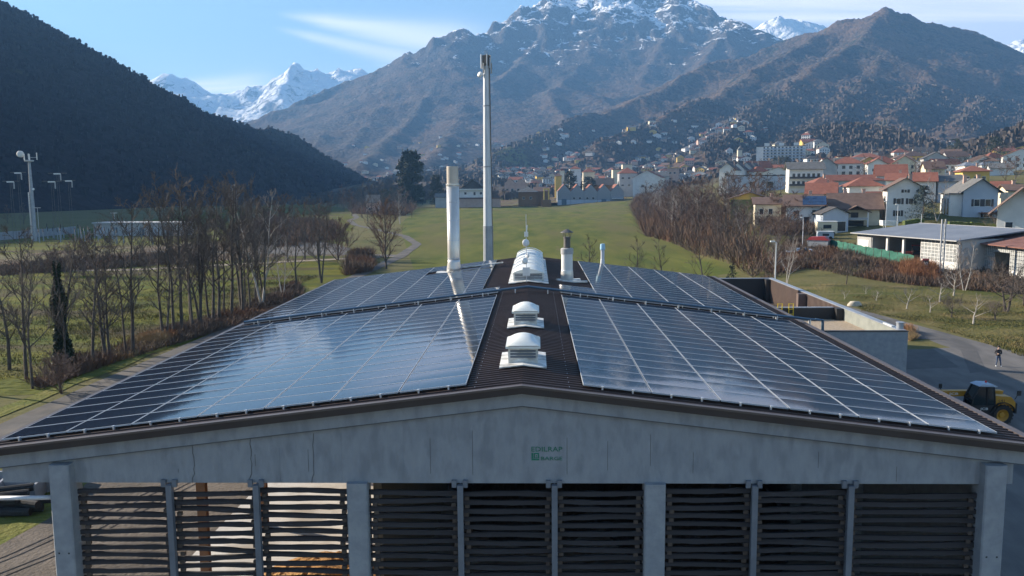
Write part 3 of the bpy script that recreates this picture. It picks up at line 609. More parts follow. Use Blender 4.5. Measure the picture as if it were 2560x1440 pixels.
# inside: side posts, partition, floor, back wall
for yy in (30.3, 37.2, 44.2, 51.2, 58.2):
    q = LB(); q.box(-12.33, -12.0, yy - .14, yy - .11, 0, roof_z(12.2) - .26); q.box(-12.33, -12.0, yy + .11, yy + .14, 0, roof_z(12.2) - .26); q.box(-12.19, -12.14, yy - .11, yy + .11, 0, roof_z(12.2) - .26)
    q.build('side_post', 'rust_post', bld)
    LB().box(11.75, 12.25, yy - .25, yy + .25, 0, roof_z(12) - .26).build('side_column', 'concrete_plain', bld)
LB().box(-9.5, 12.4, 21.7, 60.5, 0.0, 0.03).build('hall_floor', 'slab', bld)
LB().box(-4.45, -4.2, 24.0, 60.2, 0.03, 7.6).build('partition_wall', 'hall_wall', bld)
LB().box(-12.3, 12.4, 60.2, 60.5, 0.03, roof_z(12.4) - .26).build('back_wall', 'concrete_plain', bld)
LB().box(12.3, 12.5, 21.75, 60.2, 0.03, roof_z(12.5) - .26).build('side_wall', 'concrete_plain', bld)
# rainwater pipes at the eaves
q = LB(); q.tube([(-15.3, YF - .1, 7.45), (-14.1, YF - .1, 7.46)], .085, 10); q.tube([(-14.1, YF - .1, 7.46), (-12.35, YF - .1, 7.50)], .06, 10); q.build('rain_pipe', 'galv', bld, True)
LB().prism([(XR - .02, 8.80), (XR + .17, 8.80), (XR + .19, 9.0), (XR - .02, 9.0)], Y0 + .35, Y1).build('gutter', 'trim_brown', bld)
LB().prism([(XL - .17, 8.68), (XL + .02, 8.68), (XL + .02, 8.88), (XL - .19, 8.88)], Y0 + .02, Y1).build('gutter', 'trim_brown', bld)
LB().box(XR - .1, XR + .35, YF - .05, YF + .12, 8.45, 8.72).build('gutter_end_box', 'white_paint', bld)
# lettering stencilled on the beam
lettering('EDILRAP', 0.80, 0.125, 'green_paint', bld, (0.235, YF - .010 - O.y, 8.725)).name = 'lettering'
lettering('BARGE', 0.55, 0.095, 'green_paint', bld, (0.485, YF - .010 - O.y, 8.49)).name = 'lettering'
q = LB(); ex, ez = 0.235, 8.485
for (a, b, c, d) in ((0, .2, 0, .045), (0, .045, .05, .2), (.06, .2, .165, .2), (.165, .2, .06, .16), (.06, .09, .06, .16), (.10, .155, .06, .08), (.115, .145, .105, .135)):
    q.box(ex + a, ex + b, YF - .010, YF - .004, ez + c, ez + d)
q.build('emblem', 'green_paint', bld)
# ridge fixings
q = LB()
for yy in np.arange(Y0 + .45, 41, .52):
    for x in (-1.22, 1.22): q.box(x - .008, x + .008, yy - .008, yy + .008, roof_z(x) - .06, roof_z(x) - .04)
structure(q.build('roof_screws', 'alu', roof), 'stuff')

# heaps in the hall
def heap(name, cx, cy, rx, ry, h, mtl, label, z0=0.03, seed=0):
    n = 36; g = np.linspace(-1, 1, n); A, B = np.meshgrid(g, g); r = np.hypot(A, B); Z = h * np.clip(1 - r ** 1.5, -0.02, 1) * (1 + 0.35 * fbm(A * 3 + seed, B * 3 + seed, 3)) + fbm(A * 14 + seed, B * 14, 3) * .10 * (r < 1) - .03
    o = link(name, grid_mesh(name, A * rx, B * ry, Z, mtl, False), None, (cx, cy, z0)); return tag(o, label, 'heap')
heap('wood_chip_heap', -8.3, 31.4, 2.6, 3.2, .75, 'chips', 'heap of orange wood chips in the sunlit bay of the hall', seed=1)
heap('wood_chip_heap', -10.9, 30.0, 1.3, 2.2, .5, 'chips', 'low spread of orange wood chips by the hall side posts', seed=5)
heap('dark_heap', 0.2, 44, 4.3, 9, 6.9, 'dark_heap', 'tall dark heap of biomass in the middle bay of the hall', seed=2)
heap('dark_heap', 7.6, 40, 4.4, 9, 5.2, 'dark_heap', 'broad dark heap of biomass in the shaded bay of the hall', seed=8)
t = thing('wrapped_pallet', (-10.6, 48.5, 0.03), 'white wrapped pallet load standing on the hall floor', 'pallet')
MB().box(-.6, .6, -.5, .5, 0, .14).build('pallet', 'block_wood', t); MB().box(-.55, .55, -.45, .45, .141, 1.5).build('wrapped_load', 'white_paint', t); MB().box(-.66, .6, -.5, .6, 1.502, 1.62).build('cardboard_lid', 'plaster_cream', t)

# ------------------------------------------------------------------ solar arrays
PW, PD = 1.775, 1.061
def panel_mesh(k):
    rr = random.Random(k); q = MB(); w, d = PW - .022, PD - .014; fx, fy = .012, .018; nx, ny = 3, 7
    sag = rr.uniform(.0016, .0028); vs = []; fs = []
    for j in range(ny + 1):
        for i in range(nx + 1):
            a, b = i / nx, j / ny; vs.append((fx + a * (w - 2 * fx), fy + b * (d - 2 * fy), .036 + sag * (4 * b * (1 - b)) * (0.5 + 2 * a * (1 - a))))
    for j in range(ny):
        for i in range(nx): a = j * (nx + 1) + i; fs.append((a, a + 1, a + nx + 2, a + nx + 1))
    q.add(vs, fs, 0)
    for (x0, x1, y0, y1) in ((0, w, 0, fy), (0, w, d - fy, d), (0, fx, fy, d - fy), (w - fx, w, fy, d - fy)): q.box(x0, x1, y0, y1, 0, .040, 1)
    me = q.mesh('solar_panel', ['solar_glass', 'panel_frame']); sm = [i < nx * ny for i in range(len(me.polygons))]; me.polygons.foreach_set('use_smooth', sm); return me
mat('panel_frame', (0.40, 0.435, 0.48), rough=0.45, metal=0.1)
def solar_mat():
    m = bpy.data.materials.new('solar_glass'); m.use_nodes = True; MATS['solar_glass'] = m; t = m.node_tree; n = t.nodes; L = t.links; b = n['Principled BSDF']
    b.inputs['Roughness'].default_value = 0.045; b.inputs['IOR'].default_value = 1.52
    co = n.new('ShaderNodeTexCoord'); mp = n.new('ShaderNodeMapping'); mp.inputs['Scale'].default_value = (6.0, 6.0, 1); L.new(co.outputs['Object'], mp.inputs[0])
    br = n.new('ShaderNodeTexBrick'); br.offset = 0; br.inputs['Scale'].default_value = 1.0; br.inputs['Brick Width'].default_value = 1.0; br.inputs['Row Height'].default_value = 1.0; br.inputs['Mortar Size'].default_value = 0.02
    br.inputs['Color1'].default_value = (0.009, 0.011, 0.020, 1); br.inputs['Color2'].default_value = (0.011, 0.013, 0.023, 1); br.inputs['Mortar'].default_value = (0.022, 0.026, 0.042, 1); L.new(mp.outputs[0], br.inputs['Vector']); L.new(br.outputs[0], b.inputs['Base Color'])
    z = n.new('ShaderNodeTexNoise'); z.inputs['Scale'].default_value = 0.9; z.inputs['Detail'].default_value = 3; L.new(co.outputs['Object'], z.inputs['Vector'])
    r = n.new('ShaderNodeMapRange'); r.inputs[3].default_value = 0.05; r.inputs[4].default_value = 0.07; L.new(z.outputs[0], r.inputs[0]); L.new(r.outputs[0], b.inputs['Roughness'])
solar_mat()
PMS = [panel_mesh(100 + k) for k in range(8)]
clampm = MB().box(-.02, .02, -.03, .05, -.05, .045).box(-.035, .035, -.05, .0, .045, .052).mesh('clamp', 'alu')
railm = MB().box(0, 1, -.02, .02, -.062, -.006).mesh('mounting_rail', 'alu')
def array(label, xin, side, ncols, ystart, rows, skip=lambda c, r: None):
    t = thing('solar_array', (side * xin, ystart, roof_z(xin)), label, 'solar array', 'solar arrays on the hall roof')
    ang = math.atan(SL)
    for c in range(ncols):
        for r in range(rows):
            f = skip(c, r)
            if f == 0: continue
            sx = 1.0 if f is None else f
            o = link('solar_panel', PMS[random.randrange(8)], t)
            x = (c * PW + .011) if side > 0 else (-(c + 1) * PW + .011) + (0 if sx == 1 else 0)
            o.location = (x, r * PD + .007, -SL * abs(x)); o.scale = (sx, 1, 1)
            o.rotation_euler = (random.gauss(0, .0011), side * ang + random.gauss(0, .0008), 0)
            if r == 0:
                for q in (.28, .72):
                    xx = x + q * PW * sx; k = link('clamp', clampm, t, (xx, -.02, -SL * abs(xx))); k.rotation_euler = (0, side * ang, 0)
    return t
array('solar panels beside the ridge skylights, nearer slope facing the tree row', 1.426, -1, 7, 21.5, 17)
array('solar panels beside the ridge skylights, nearer slope facing the yard', 1.571, 1, 6, 21.5, 17)
array('solar panels beyond the pipe around the tall steel flue', 1.426, -1, 7, 40.45, 18, lambda c, r: (0.5 if r > 1 else None) if c == 0 else (0 if (c == 2 and r in (13, 14)) or (c == 1 and r == 14) else None))
array('solar panels beyond the pipe towards the annex roof', 1.571, 1, 6, 40.45, 18, lambda c, r: (0 if r > 2 else None) if c == 0 else None)

# ------------------------------------------------------------------ roof equipment
def skylight(y, label):
    t = thing('dome_skylight', (0, y, RZ), label, 'skylight', 'dome skylights on the ridge')
    q = MB(); w = .66
    q.prism([(-w, -SL * w - .02), (0, -.02), (w, -SL * w - .02), (w, -SL * w + .012), (0, .012), (-w, -SL * w + .012)], 0, 2.15); q.build('flashing', 'white_sheet', t)
    q = MB(); q.box(-.42, .42, .42, 1.75, -.05, .42); up = q.build('upstand', 'white_sheet', t)
    for k in range(3):
        MB().box(-.36, .36, .405, .418, .12 + k * .085, .175 + k * .085).build('louver', 'louver', up)
        for s in (-1, 1): MB().box(s * .424 - .003, s * .424 + .003, .52, 1.65, .12 + k * .085, .175 + k * .085).build('louver', 'louver', up)
    q = MB(); q.box(-.49, .49, .30, 1.88, .40, .46); q.build('cap_frame', 'white_plastic', t)
    q = MB(); n = 14; g = np.linspace(0, 1, n + 1); vs = []; fs = []
    for b in g:
        for a in g:
            h = (4 * a * (1 - a)) ** .8 * (4 * b * (1 - b)) ** .8; vs.append((-.46 + .92 * a, .33 + 1.52 * b, .461 + .23 * h + .02))
    for j in range(n):
        for i in range(n): a = j * (n + 1) + i; fs.append((a, a + 1, a + n + 2, a + n + 1))
    q.add(vs, fs); q.build('dome', 'white_plastic', t, smooth=True)
    return t
skylight(23.15, 'white dome skylight on the ridge nearest the gable')
skylight(29.75, 'white dome skylight on the ridge close to the roof pipe')
t = thing('vault_skylight', (0, 43.8, RZ), 'long white barrel-vaulted skylight along the far ridge', 'skylight')
q = MB(); w = 1.05; q.prism([(-w, -SL * w - .02), (0, -.02), (w, -SL * w - .02), (w, -SL * w + .02), (0, .02), (-w, -SL * w + .02)], 0, 14.2); q.build('flashing', 'white_sheet', t)
up = MB().box(-.80, .80, .7, 13.7, -.1, .36).build('upstand', 'white_sheet', t)
for k in range(4): MB().box(-.72, .72, .685, .699, .02 + k * .085, .075 + k * .085).build('louver', 'louver', up)
for k in range(6):
    q = MB(); y0, y1 = .6 + k * 2.2, .6 + (k + 1) * 2.2 - .03; n = 16; m_ = 8; vs = []; fs = []
    for j in range(m_ + 1):
        for i in range(n + 1):
            a = i / n; b = j / m_; arch = math.sin(math.pi * a) ** .75; e = 1 - .35 * abs(2 * b - 1) ** 3; vs.append((-.86 + 1.72 * a, y0 + b * (y1 - y0), .34 + .36 * arch * e))
    for j in range(m_):
        for i in range(n): a = j * (n + 1) + i; fs.append((a, a + 1, a + n + 2, a + n + 1))
    fs.append(tuple(range(n + 1))[::-1]); fs.append(tuple(m_ * (n + 1) + i for i in range(n + 1))); q.add(vs, fs); q.build('vault_shell', 'white_plastic', t, smooth=False)
    q = MB(); q.tube([(-.87 + 1.74 * i / 12, y1 + .015, .35 + .37 * math.sin(math.pi * i / 12) ** .75) for i in range(13)], .025, 5); q.build('vault_rib', 'alu', t)
# pipe crossing the roof on small feet
t = thing('roof_pipe', (0, 40.05, RZ), 'slim blue-grey pipe run crossing the roof over the ridge', 'pipe')
q = MB(); q.tube([(-13.7, 0, -SL * 13.7 + .15), (0, 0, .17)], .058, 8); q.tube([(0, 0, .17), (13.6, 0, -SL * 13.6 + .15)], .058, 8); q.build('pipe', 'blue_metal', t)
q = MB(); q.tube([(-13.7, .14, -SL * 13.7 + .12), (0, .14, .14), (13.2, .14, -SL * 13.2 + .12)], .05, 6); q.build('pipe', 'galv', t)
q = MB(); q.tube([(13.6, 0, -SL * 13.6 + .17), (13.95, 0, -SL * 13.6 + .14), (13.98, 0, -SL * 13.6 - .8)], .07, 8); q.build('elbow', 'blue_metal', t)
for x in np.arange(-13, 13.6, 1.55):
    z = -SL * abs(x); MB().box(x - .022, x + .022, -.08, .18, z - .1, z + .10).box(x - .022, x + .022, -.09, -.06, z + .0, z + .14).build('pipe_foot', 'alu', t)
# tall steel flue
cx, cy = -5.0, 55.6; cz = roof_z(cx)
t = thing('steel_flue', (cx, cy, cz), 'tall polished steel flue rising from the far solar panels', 'chimney')
q = MB(); q.lathe([(.50, -.14), (.47, .2), (.42, .55), (.405, .75)], 28); q.build('base_cone', 'steel_flue', t, smooth=True)
q = MB(); q.lathe([(.405, .75), (.41, .8), (.41, 5.55)], 28); sh = q.build('shaft', 'steel_flue', t, smooth=True)
for z in (.82, 2.0, 3.3, 4.5, 5.5): MB().lathe([(.413, z - .02), (.417, z - .015), (.417, z + .015), (.413, z + .02)], 28).build('seam_band', 'galv', sh)
MB().lathe([(.43, 5.55), (.44, 5.6), (.44, 5.66), (.40, 5.68)], 28).build('collar', 'steel_flue', t)
MB().lathe([(.385, 5.68), (.385, 6.78), (.37, 6.80), (.36, 6.55)], 28).build('head_ring', 'steel_band', t, smooth=False)
for a in (R(180), R(0)): 
    q = MB(); q.tube([(.39 * math.cos(a), .39 * math.sin(a), 6.6), (.5 * math.cos(a), .5 * math.sin(a), 6.75), (.49 * math.cos(a), .5 * math.sin(a), 6.5)], .02, 5); q.build('lifting_hook', 'dark_steel', t)
MB().box(-1.15, .6, -.55, .5, -.16, -.09).build('roof_flashing', 'white_sheet', t)
MB().box(.65, 3.3, -.5, -.28, .12, .19).build('flashing_strip', 'white_sheet', t).rotation_euler = (0, -math.atan(SL), 0)
# short insulated flue with cap
cx, cy = 2.12, 46.9; cz = roof_z(cx)
t = thing('capped_flue', (cx, cy, cz), 'short pale insulated flue with dark conical cap', 'chimney')
MB().box(-.9, .75, -.42, .45, -.07, .0).build('flashing', 'white_sheet', t)
MB().box(-.97, -2.0 + 3.1, -.75, -.5, -.10, -.02).build('flashing_strip', 'white_sheet', t)
MB().lathe([(.36, -.05), (.345, .35), (.33, .5), (.32, .55)], 24).build('base', 'steel_flue', t, smooth=True)
MB().lathe([(.315, .55), (.315, 1.42)], 24).build('shaft', 'plaster_white', t, smooth=False); MB().lathe([(.35, 1.42), (.35, 1.70), (.3, 1.74), (.2, 1.745)], 24).build('collar', 'plaster_grey', t)
MB().lathe([(.185, 1.74), (.185, 2.32)], 20).build('inner_pipe', 'dark_steel', t); MB().lathe([(.205, 2.30), (.205, 2.36), (.18, 2.36)], 20).build('ring', 'dark_steel', t)
for k in range(6):
    a = k * math.pi / 3; MB().tube([(.2 * math.cos(a), .2 * math.sin(a), 2.3), (.23 * math.cos(a), .23 * math.sin(a), 2.62)], .016, 5).build('cap_strut', 'dark_steel', t)
MB().lathe([(.37, 2.60), (.36, 2.62), (.06, 2.78), (.01, 2.79)], 20).build('cap', 'dark_steel', t)
# small vent
cx, cy = 5.15, 60.3; cz = roof_z(cx)
t = thing('vent_stack', (cx, cy, cz), 'small vent stack with pale blue cap at the far eave', 'vent')
MB().lathe([(.17, -.1), (.15, .25), (.135, .3), (.135, .95)], 16).build('shaft', 'galv', t); MB().lathe([(.15, .95), (.19, 1.0), (.165, 1.38), (.14, 1.39)], 16).build('cap', 'cyan_cap', t)
# aerial mast with dishes
t = thing('aerial_mast', (-.10, 43.55, RZ - .02), 'thin aerial mast with small dishes and white box', 'antenna')
MB().tube([(0, 0, 0), (0, 0, 3.5)], [.022, .014], 6).build('pole', 'galv', t)
MB().box(-.19, .19, -.12, .05, .34, .78).build('equipment_box', 'white_paint', t)
for (x, y, z, r) in ((-.12, -.1, 1.10, .17), (-.06, .05, 2.02, .19), (.14, .1, 1.35, .15)):
    q = MB(); q.lathe([(.02, 0), (r * .6, .03), (r, .09), (r, .12), (r * .7, .16), (.02, .19)], 18); d = q.build('dish', 'white_paint', t, (x, y, z), True); d.rotation_euler = (R(80), 0, R(25 if x < 0 else -60))
q = MB(); q.tube([(0, 0, 2.4), (.05, .02, 2.95)], .03, 6); q.box(-.1, -.02, -.05, 0, 2.35, 2.6); q.box(.02, .10, -.05, 0, 2.35, 2.6); q.build('panel_antenna', 'alu', t)

# ------------------------------------------------------------------ annex beside the hall
AX0, AX1, AY0, AYm, AY1, AZ = 13.45, 24.2, 54.2, 65.0, 85.5, 6.05
t = thing('annex_building', (AX1, AY0, 0), 'flat-roofed concrete annex with gravel roof and brown clad parapet', 'building')
OA = Vector((AX1, AY0, 0))
class AB(MB):
    def build(s, name, mats, parent=None, smooth=False):
        s.v = [(a - OA.x, b - OA.y, c) for a, b, c in s.v]; return MB.build(s, name, mats, parent, None, smooth)
AB().box(AX0, AX1, AY0, AY0 + .3, 0, AZ).build('front_wall', 'concrete_plain', t)
AB().box(AX1 - .35, AX1, AY0 + .301, AY1, 0, AZ - .02).build('side_wall', 'concrete_plain', t)
AB().box(AX0, AX1 - .351, AYm, AYm + .3, 0, AZ - .02).build('cross_wall', 'dark_clad', t)
AB().box(AX0, AX1 - .351, AY1 - .3, AY1, 0, AZ - .02).build('back_wall', 'dark_clad', t)
AB().box(AX0, AX1 - .351, AY0 + .301, AYm - .001, 4.9, 5.15).build('gravel_roof', 'gravel', t)
AB().box(AX0, AX1 - .351, AYm + .301, AY1 - .301, 3.5, 3.8).build('lower_roof', 'dark_heap', t)
AB().box(AX1 - .41, AX1 - .355, AY0 + .31, AYm - .01, 5.151, AZ - .03).build('parapet_lining', 'parapet_in', t)
cl = AB().box(AX1 - .40, AX1 - .355, AYm + .31, AY1 - .31, 3.801, AZ - .03).build('parapet_cladding', 'brown_clad', t)
q = AB()
for yy in np.arange(AYm + .5, AY1 - .5, .30): q.box(AX1 - .45, AX1 - .402, yy, yy + .13, 3.81, AZ - .04)
structure(q.build('cladding_rib', 'brown_clad', cl), 'stuff')
for yy in (AYm + 8.2,): AB().box(AX1 - 1.15, AX1 - .456, yy, yy + .5, 3.81, AZ - .01).build('parapet_return', 'brown_clad', t)
AB().box(AX1 - .9, AX1 - .456, AY1 - 1.1, AY1 - .31, 3.81, AZ - .01).build('parapet_return', 'dark_clad', t)
AB().box(AX1 - .95, AX1 - .42, AYm - .6, AYm - .002, 5.16, AZ + .0).build('parapet_return', 'dark_clad', t)
for (x0, x1, y0, y1) in ((AX0, AX1 + .04, AY0 - .04, AY0 + .36), (AX1 - .45, AX1 + .04, AY0 + .362, AY1 - .362), (AX0, AX1 + .04, AY1 - .36, AY1 + .04)):
    AB().box(x0, x1, y0, y1, AZ + .0, AZ + .05).build('coping', 'dark_clad' if y1 - y0 < 1 and y0 < 60 else 'galv_dark', t)
AB().box(AX0, AX1 - 1.0, AYm - .03, AYm + .33, AZ - .018, AZ + .03).build('coping', 'galv_dark', t)
w = AB().box(21.4, 22.5, AY0 - .05, AY0 - .004, 2.5, 3.7).build('window', 'shutter', t); AB().box(21.5, 22.4, AY0 - .058, AY0 - .051, 2.6, 3.6).build('pane', 'pane', w)
AB().lathe([(.22, 0), (.22, .35), (.26, .36), (.26, .42)], 14, (AX1 - .1, AY0 + 1.0, AZ + .05)).build('roof_vent', 'galv_dark', t)
AB().box(AX1 - .4, AX1 - .25, AY0 + 1.6, AY0 + 3.0, AZ + .05, AZ + .12).build('loose_flashing', 'white_sheet', t)
g = thing('access_gate', (19.6, AYm - .12, 5.15), 'yellow tubular safety gate on the annex roof', 'gate')
for x in (-.5, .35):
    q = MB()
    for a in (-.17, .17): q.tube([(x + a, 0, 0), (x + a, 0, 1.25)], .03, 6)
    for z in (.08, .42, .8, 1.22): q.tube([(x - .17, 0, z), (x + .17, 0, z)], .025, 6)
    q.build('ladder_frame', 'yellow', g)
MB().box(.1, .6, -.15, -.05, 0, .18).build('foot_plate', 'yellow', g)
def shard_pile(name, cx, cy, z0, rx, ry, h, n, sizes, mats, label, cat, seed):
    rr = random.Random(seed); q = MB()
    for _ in range(n):
        a = rr.uniform(0, 6.28); r = math.sqrt(rr.random()); x, y = r * math.cos(a) * rx, r * math.sin(a) * ry; z = h * (1 - r) * rr.random()
        s = [rr.uniform(*sizes) for _ in range(3)]; ca, sa = math.cos(a * 3), math.sin(a * 3)
        vs = [(x + (dx * s[0] * ca - dy * s[1] * sa), y + (dx * s[0] * sa + dy * s[1] * ca), max(0, z + dz * s[2] + rr.uniform(-.02, .02))) for dx, dy, dz in ((-1, -1, 0), (1, -1, .3), (1, 1, 0), (-1, 1, .2), (-1, -1, 1), (1, -1, 1.2), (1, 1, .8), (-1, 1, 1))]
        q.add(vs, [(0, 3, 2, 1), (4, 5, 6, 7), (0, 1, 5, 4), (1, 2, 6, 5), (2, 3, 7, 6), (3, 0, 4, 7)], rr.randrange(len(mats)))
    o = q.build(name, mats, None, (cx, cy, z0)); tag(o, label, cat); o['kind'] = 'stuff'; return o
shard_pile('scrap_pile', 17.5, 72, 3.8, 2.6, 5.5, 1.6, 260, (.05, .28), ['dark_heap', 'galv_dark', 'dark_heap', 'plaster_grey'], 'pile of dark scrap on the lower annex roof', 'scrap', 4)

# ------------------------------------------------------------------ telehandler
t = thing('telehandler', (*pix(2424, 1054)[:2], 0.015), 'yellow and black telehandler with cab parked in the shaded yard', 'telehandler', rz=R(4))
def wheel(x, y, parent):
    o = bpy.data.objects.new('wheel', None); COL.objects.link(o); o.parent = parent; o.location = (x, y, .68)
    q = MB(); n = 28; prof = [(.40, -.20), (.62, -.235), (.67, -.18), (.68, 0), (.67, .18), (.62, .235), (.40, .20)]; vs = []; fs = []
    for r, h in prof:
        for j in range(n): a = 2 * math.pi * j / n; vs.append((r * math.cos(a), h, r * math.sin(a)))
    for i in range(len(prof) - 1):
        for j in range(n): fs.append((i * n + j, i * n + (j + 1) % n, (i + 1) * n + (j + 1) % n, (i + 1) * n + j))
    q.add(vs, fs)
    for j in range(18):
        a = 2 * math.pi * j / 18; c, s = math.cos(a), math.sin(a); k = .04
        q.add([(r * c - d * s, y0 + (.12 if r else 0) * 0, r * s + d * c) for y0 in (-.2, .2) for (r, d) in ((.66, -k), (.72, -k), (.72, k), (.66, k))], [(0, 1, 2, 3), (7, 6, 5, 4), (0, 4, 5, 1), (1, 5, 6, 2), (2, 6, 7, 3)])
    q.build('tyre', 'rubber', o)
    q = MB(); vs = []; fs = []; prof = [(.40, -.19), (.34, -.15), (.20, -.05), (.17, -.12), (.02, -.13)]
    for r, h in prof:
        for j in range(n): a = 2 * math.pi * j / n; vs.append((r * math.cos(a), h, r * math.sin(a)))
    for i in range(len(prof) - 1):
        for j in range(n): fs.append((i * n + j, i * n + (j + 1) % n, (i + 1) * n + (j + 1) % n, (i + 1) * n + j))
    q.add(vs, fs); q.build('rim', 'machine_yellow', o)
for x in (-1.35, 1.45):
    for y in (-.95, .95): wheel(x, y, t)
MB().prism([(-2.1, .55), (2.1, .55), (2.2, .95), (1.9, 1.2), (-1.9, 1.15), (-2.2, .9)], -.6, .6).build('chassis', 'dark_steel', t)
for x in (-1.35, 1.45):
    for y in (-1.0, .96):
        q = MB(); pts = [(x + .84 * math.cos(R(a)), .70 + .84 * math.sin(R(a))) for a in range(15, 170, 14)]
        for a, b in zip(pts[:-1], pts[1:]): q.prism([a, b, (b[0] * .97 + x * .03, b[1] * .97 + .02), (a[0] * .97 + x * .03, a[1] * .97 + .02)], y - .26, y + .24)
        q.build('mudguard', 'black', t)
cabp = [(-.62, 1.0), (.85, 1.0), (.92, 1.6), (.80, 2.55), (-.10, 2.62), (-.55, 1.75)]
cab = MB().prism([(-.62, .75), (.90, .75), (.92, 1.35), (-.60, 1.35)], -1.12, -.15).build('cab_body', 'black', t)
q = MB()
for a, b in zip(cabp[1:], cabp[2:] + cabp[:1]):
    for y in (-1.12, -.18): q.tube([(a[0], y, a[1]), (b[0], y, b[1])], .045, 5)
for p in ((-.10, 2.62), (.80, 2.55), (-.55, 1.75)): q.tube([(p[0], -1.12, p[1]), (p[0], -.18, p[1])], .045, 5)
q.tube([(.38, -1.12, 1.35), (.36, -1.12, 2.58)], .05, 5); q.build('cab_frame', 'black', cab)
MB().prism([(-.56, 1.36), (.88, 1.36), (.88, 1.6), (.78, 2.52), (-.09, 2.58), (-.52, 1.74)], -1.10, -.20).build('cab_window', 'dark_glass', cab)
MB().prism([(-.22, 2.64), (.15, 2.74), (.75, 2.70), (.98, 2.58), (.98, 2.54), (-.22, 2.60)], -1.16, -.14).build('cab_roof', 'plaster_blue', cab)
MB().lathe([(.06, 0), (.06, .1), (.03, .14)], 10, (.55, -.6, 2.72)).build('beacon', 'car_red', cab)
MB().prism([(-2.6, 1.72), (2.0, 1.72), (2.1, 2.02), (1.7, 2.05), (-2.6, 2.10)], -.10, .30).build('boom', 'machine_yellow', t)
MB().prism([(-2.95, 1.15), (-2.5, 1.50), (-2.2, 2.16), (-2.55, 2.18), (-3.3, 1.7)], -.14, .34).build('boom_head', 'machine_yellow', t)
q = MB(); q.box(-3.25, -3.15, -.5, .7, .25, 1.2)
for y in (-.3, .5): q.box(-4.3, -3.25, y - .06, y + .06, .25, .31)
q.build('fork_carriage', 'dark_steel', t)
MB().prism([(.98, .95), (2.25, .95), (2.3, 1.55), (1.9, 1.95), (.98, 2.02)], .0, 1.1).build('engine_cover', 'machine_yellow', t)
MB().prism([(.98, .95), (2.3, .95), (2.3, 1.5), (2.0, 1.86), (.98, 1.95)], -1.05, -.3).build('engine_cover', 'machine_yellow', t)
MB().prism([(2.31, .75), (2.45, .75), (2.45, 1.4), (2.31, 1.5)], -1.0, 1.0).build('counterweight', 'black', t)
q = MB(); q.tube([(2.2, -1.1, 1.7), (2.35, -1.2, 2.1)], .025, 5); q.box(2.25, 2.5, -1.26, -1.2, 1.98, 2.3); q.build('mirror', 'black', t)
q = MB(); q.tube([(-1.7, .6, 1.7), (-1.72, .62, 2.35)], .03, 5); q.box(-1.82, -1.62, .6, .66, 2.1, 2.4); q.build('mirror', 'black', t)
lettering('JCB', .52, .19, 'white_paint', t, (-.05, -1.132, 1.02)); lettering('JCB', .62, .19, 'white_paint', t, (-1.55, -.112, 1.78)); lettering('541', .42, .15, 'black', t, (1.15, -1.058, 1.55))

# ------------------------------------------------------------------ person
def person(loc, rz):
    t = thing('person', loc, 'person in dark jacket, blue jeans and white shoes standing on the asphalt drive', 'person', rz=rz)
    V = []; E = []; Rr = []
    def chain(ps, start=None):
        prev = start
        for (x, y, z, r) in ps:
            V.append((x, y, z)); Rr.append(r); i = len(V) - 1
            if prev is not None: E.append((prev, i))
            prev = i
        return prev
    pel = chain([(0, 0, .95, .15)]); ch = chain([(0, .01, 1.12, .155), (0, .0, 1.30, .175), (0, .01, 1.42, .15)], pel); neck = chain([(0, 0, 1.50, .062)], ch); chain([(0, -.015, 1.58, .085), (0, -.02, 1.67, .098), (0, -.01, 1.74, .075)], neck)
    for s in (-1, 1):
        chain([(s * .10, 0, .86, .105), (s * .13 + .05, -.02, .48, .068), (s * .19 + .06, .02, .12, .048), (s * .19 + .06, .01, .05, .05), (s * .20 + .06, -.12, .04, .042)], pel)
        wr = chain([(s * .20, .01, 1.40, .075), (s * .26, .05, 1.14, .052), (s * .15, -.17, 1.10, .038), (s * .08, -.24, 1.13, .032)], ch)
        for k in range(4): chain([(s * (.07 - .012 * k), -.27 - .01 * k, 1.155 - .012 * k, .011), (s * (.045 - .01 * k), -.29, 1.165 - .014 * k, .009)], wr)
        chain([(s * .075, -.235, 1.18, .012), (s * .05, -.25, 1.195, .010)], wr)
    me = bpy.data.meshes.new('body_base'); me.from_pydata(V, E, []); o = bpy.data.objects.new('body_base', me); COL.objects.link(o)
    md = o.modifiers.new('skin', 'SKIN'); md.use_smooth_shade = True
    sv = me.skin_vertices[0].data
    for i, r in enumerate(Rr): sv[i].radius = (r, r * (.72 if i in (0, 1, 2, 3) else 1))
    sv[0].use_root = True; o.modifiers.new('sub', 'SUBSURF').levels = 1
    dg = bpy.context.evaluated_depsgraph_get(); m2 = bpy.data.meshes.new_from_object(o.evaluated_get(dg)); bpy.data.objects.remove(o)
    m2.materials.clear()
    for k in ('jacket', 'jeans', 'skin', 'white_paint'): m2.materials.append(MATS[k])
    for p in m2.polygons:
        c = p.center; p.material_index = 3 if c.z < .10 else 1 if c.z < .92 else 2 if (c.z > 1.5 or c.y < -.20) else 0; p.use_smooth = True
    b = link('body', m2, t)
    q = MB(); q.lathe([(.085, -.08), (.108, -.02), (.110, .04), (.08, .10), (.02, .125)], 14, (0, .012, 1.70)); q.build('hair', 'hair', t, smooth=True)
    q = MB(); q.add([(-.015, -.105, 1.63), (.015, -.105, 1.63), (0, -.135, 1.625), (0, -.11, 1.67)], [(0, 1, 3), (0, 2, 1), (0, 3, 2), (1, 2, 3)]); q.build('nose', 'skin', t)
    for s in (-1, 1): MB().lathe([(.008, 0), (.012, .006), (.004, .01)], 8, (s * .035, -.108, 1.665)).build('eye', 'hair', t)
    return t
pp = pix(2494, 917); person((pp.x, pp.y, .016), R(-12))
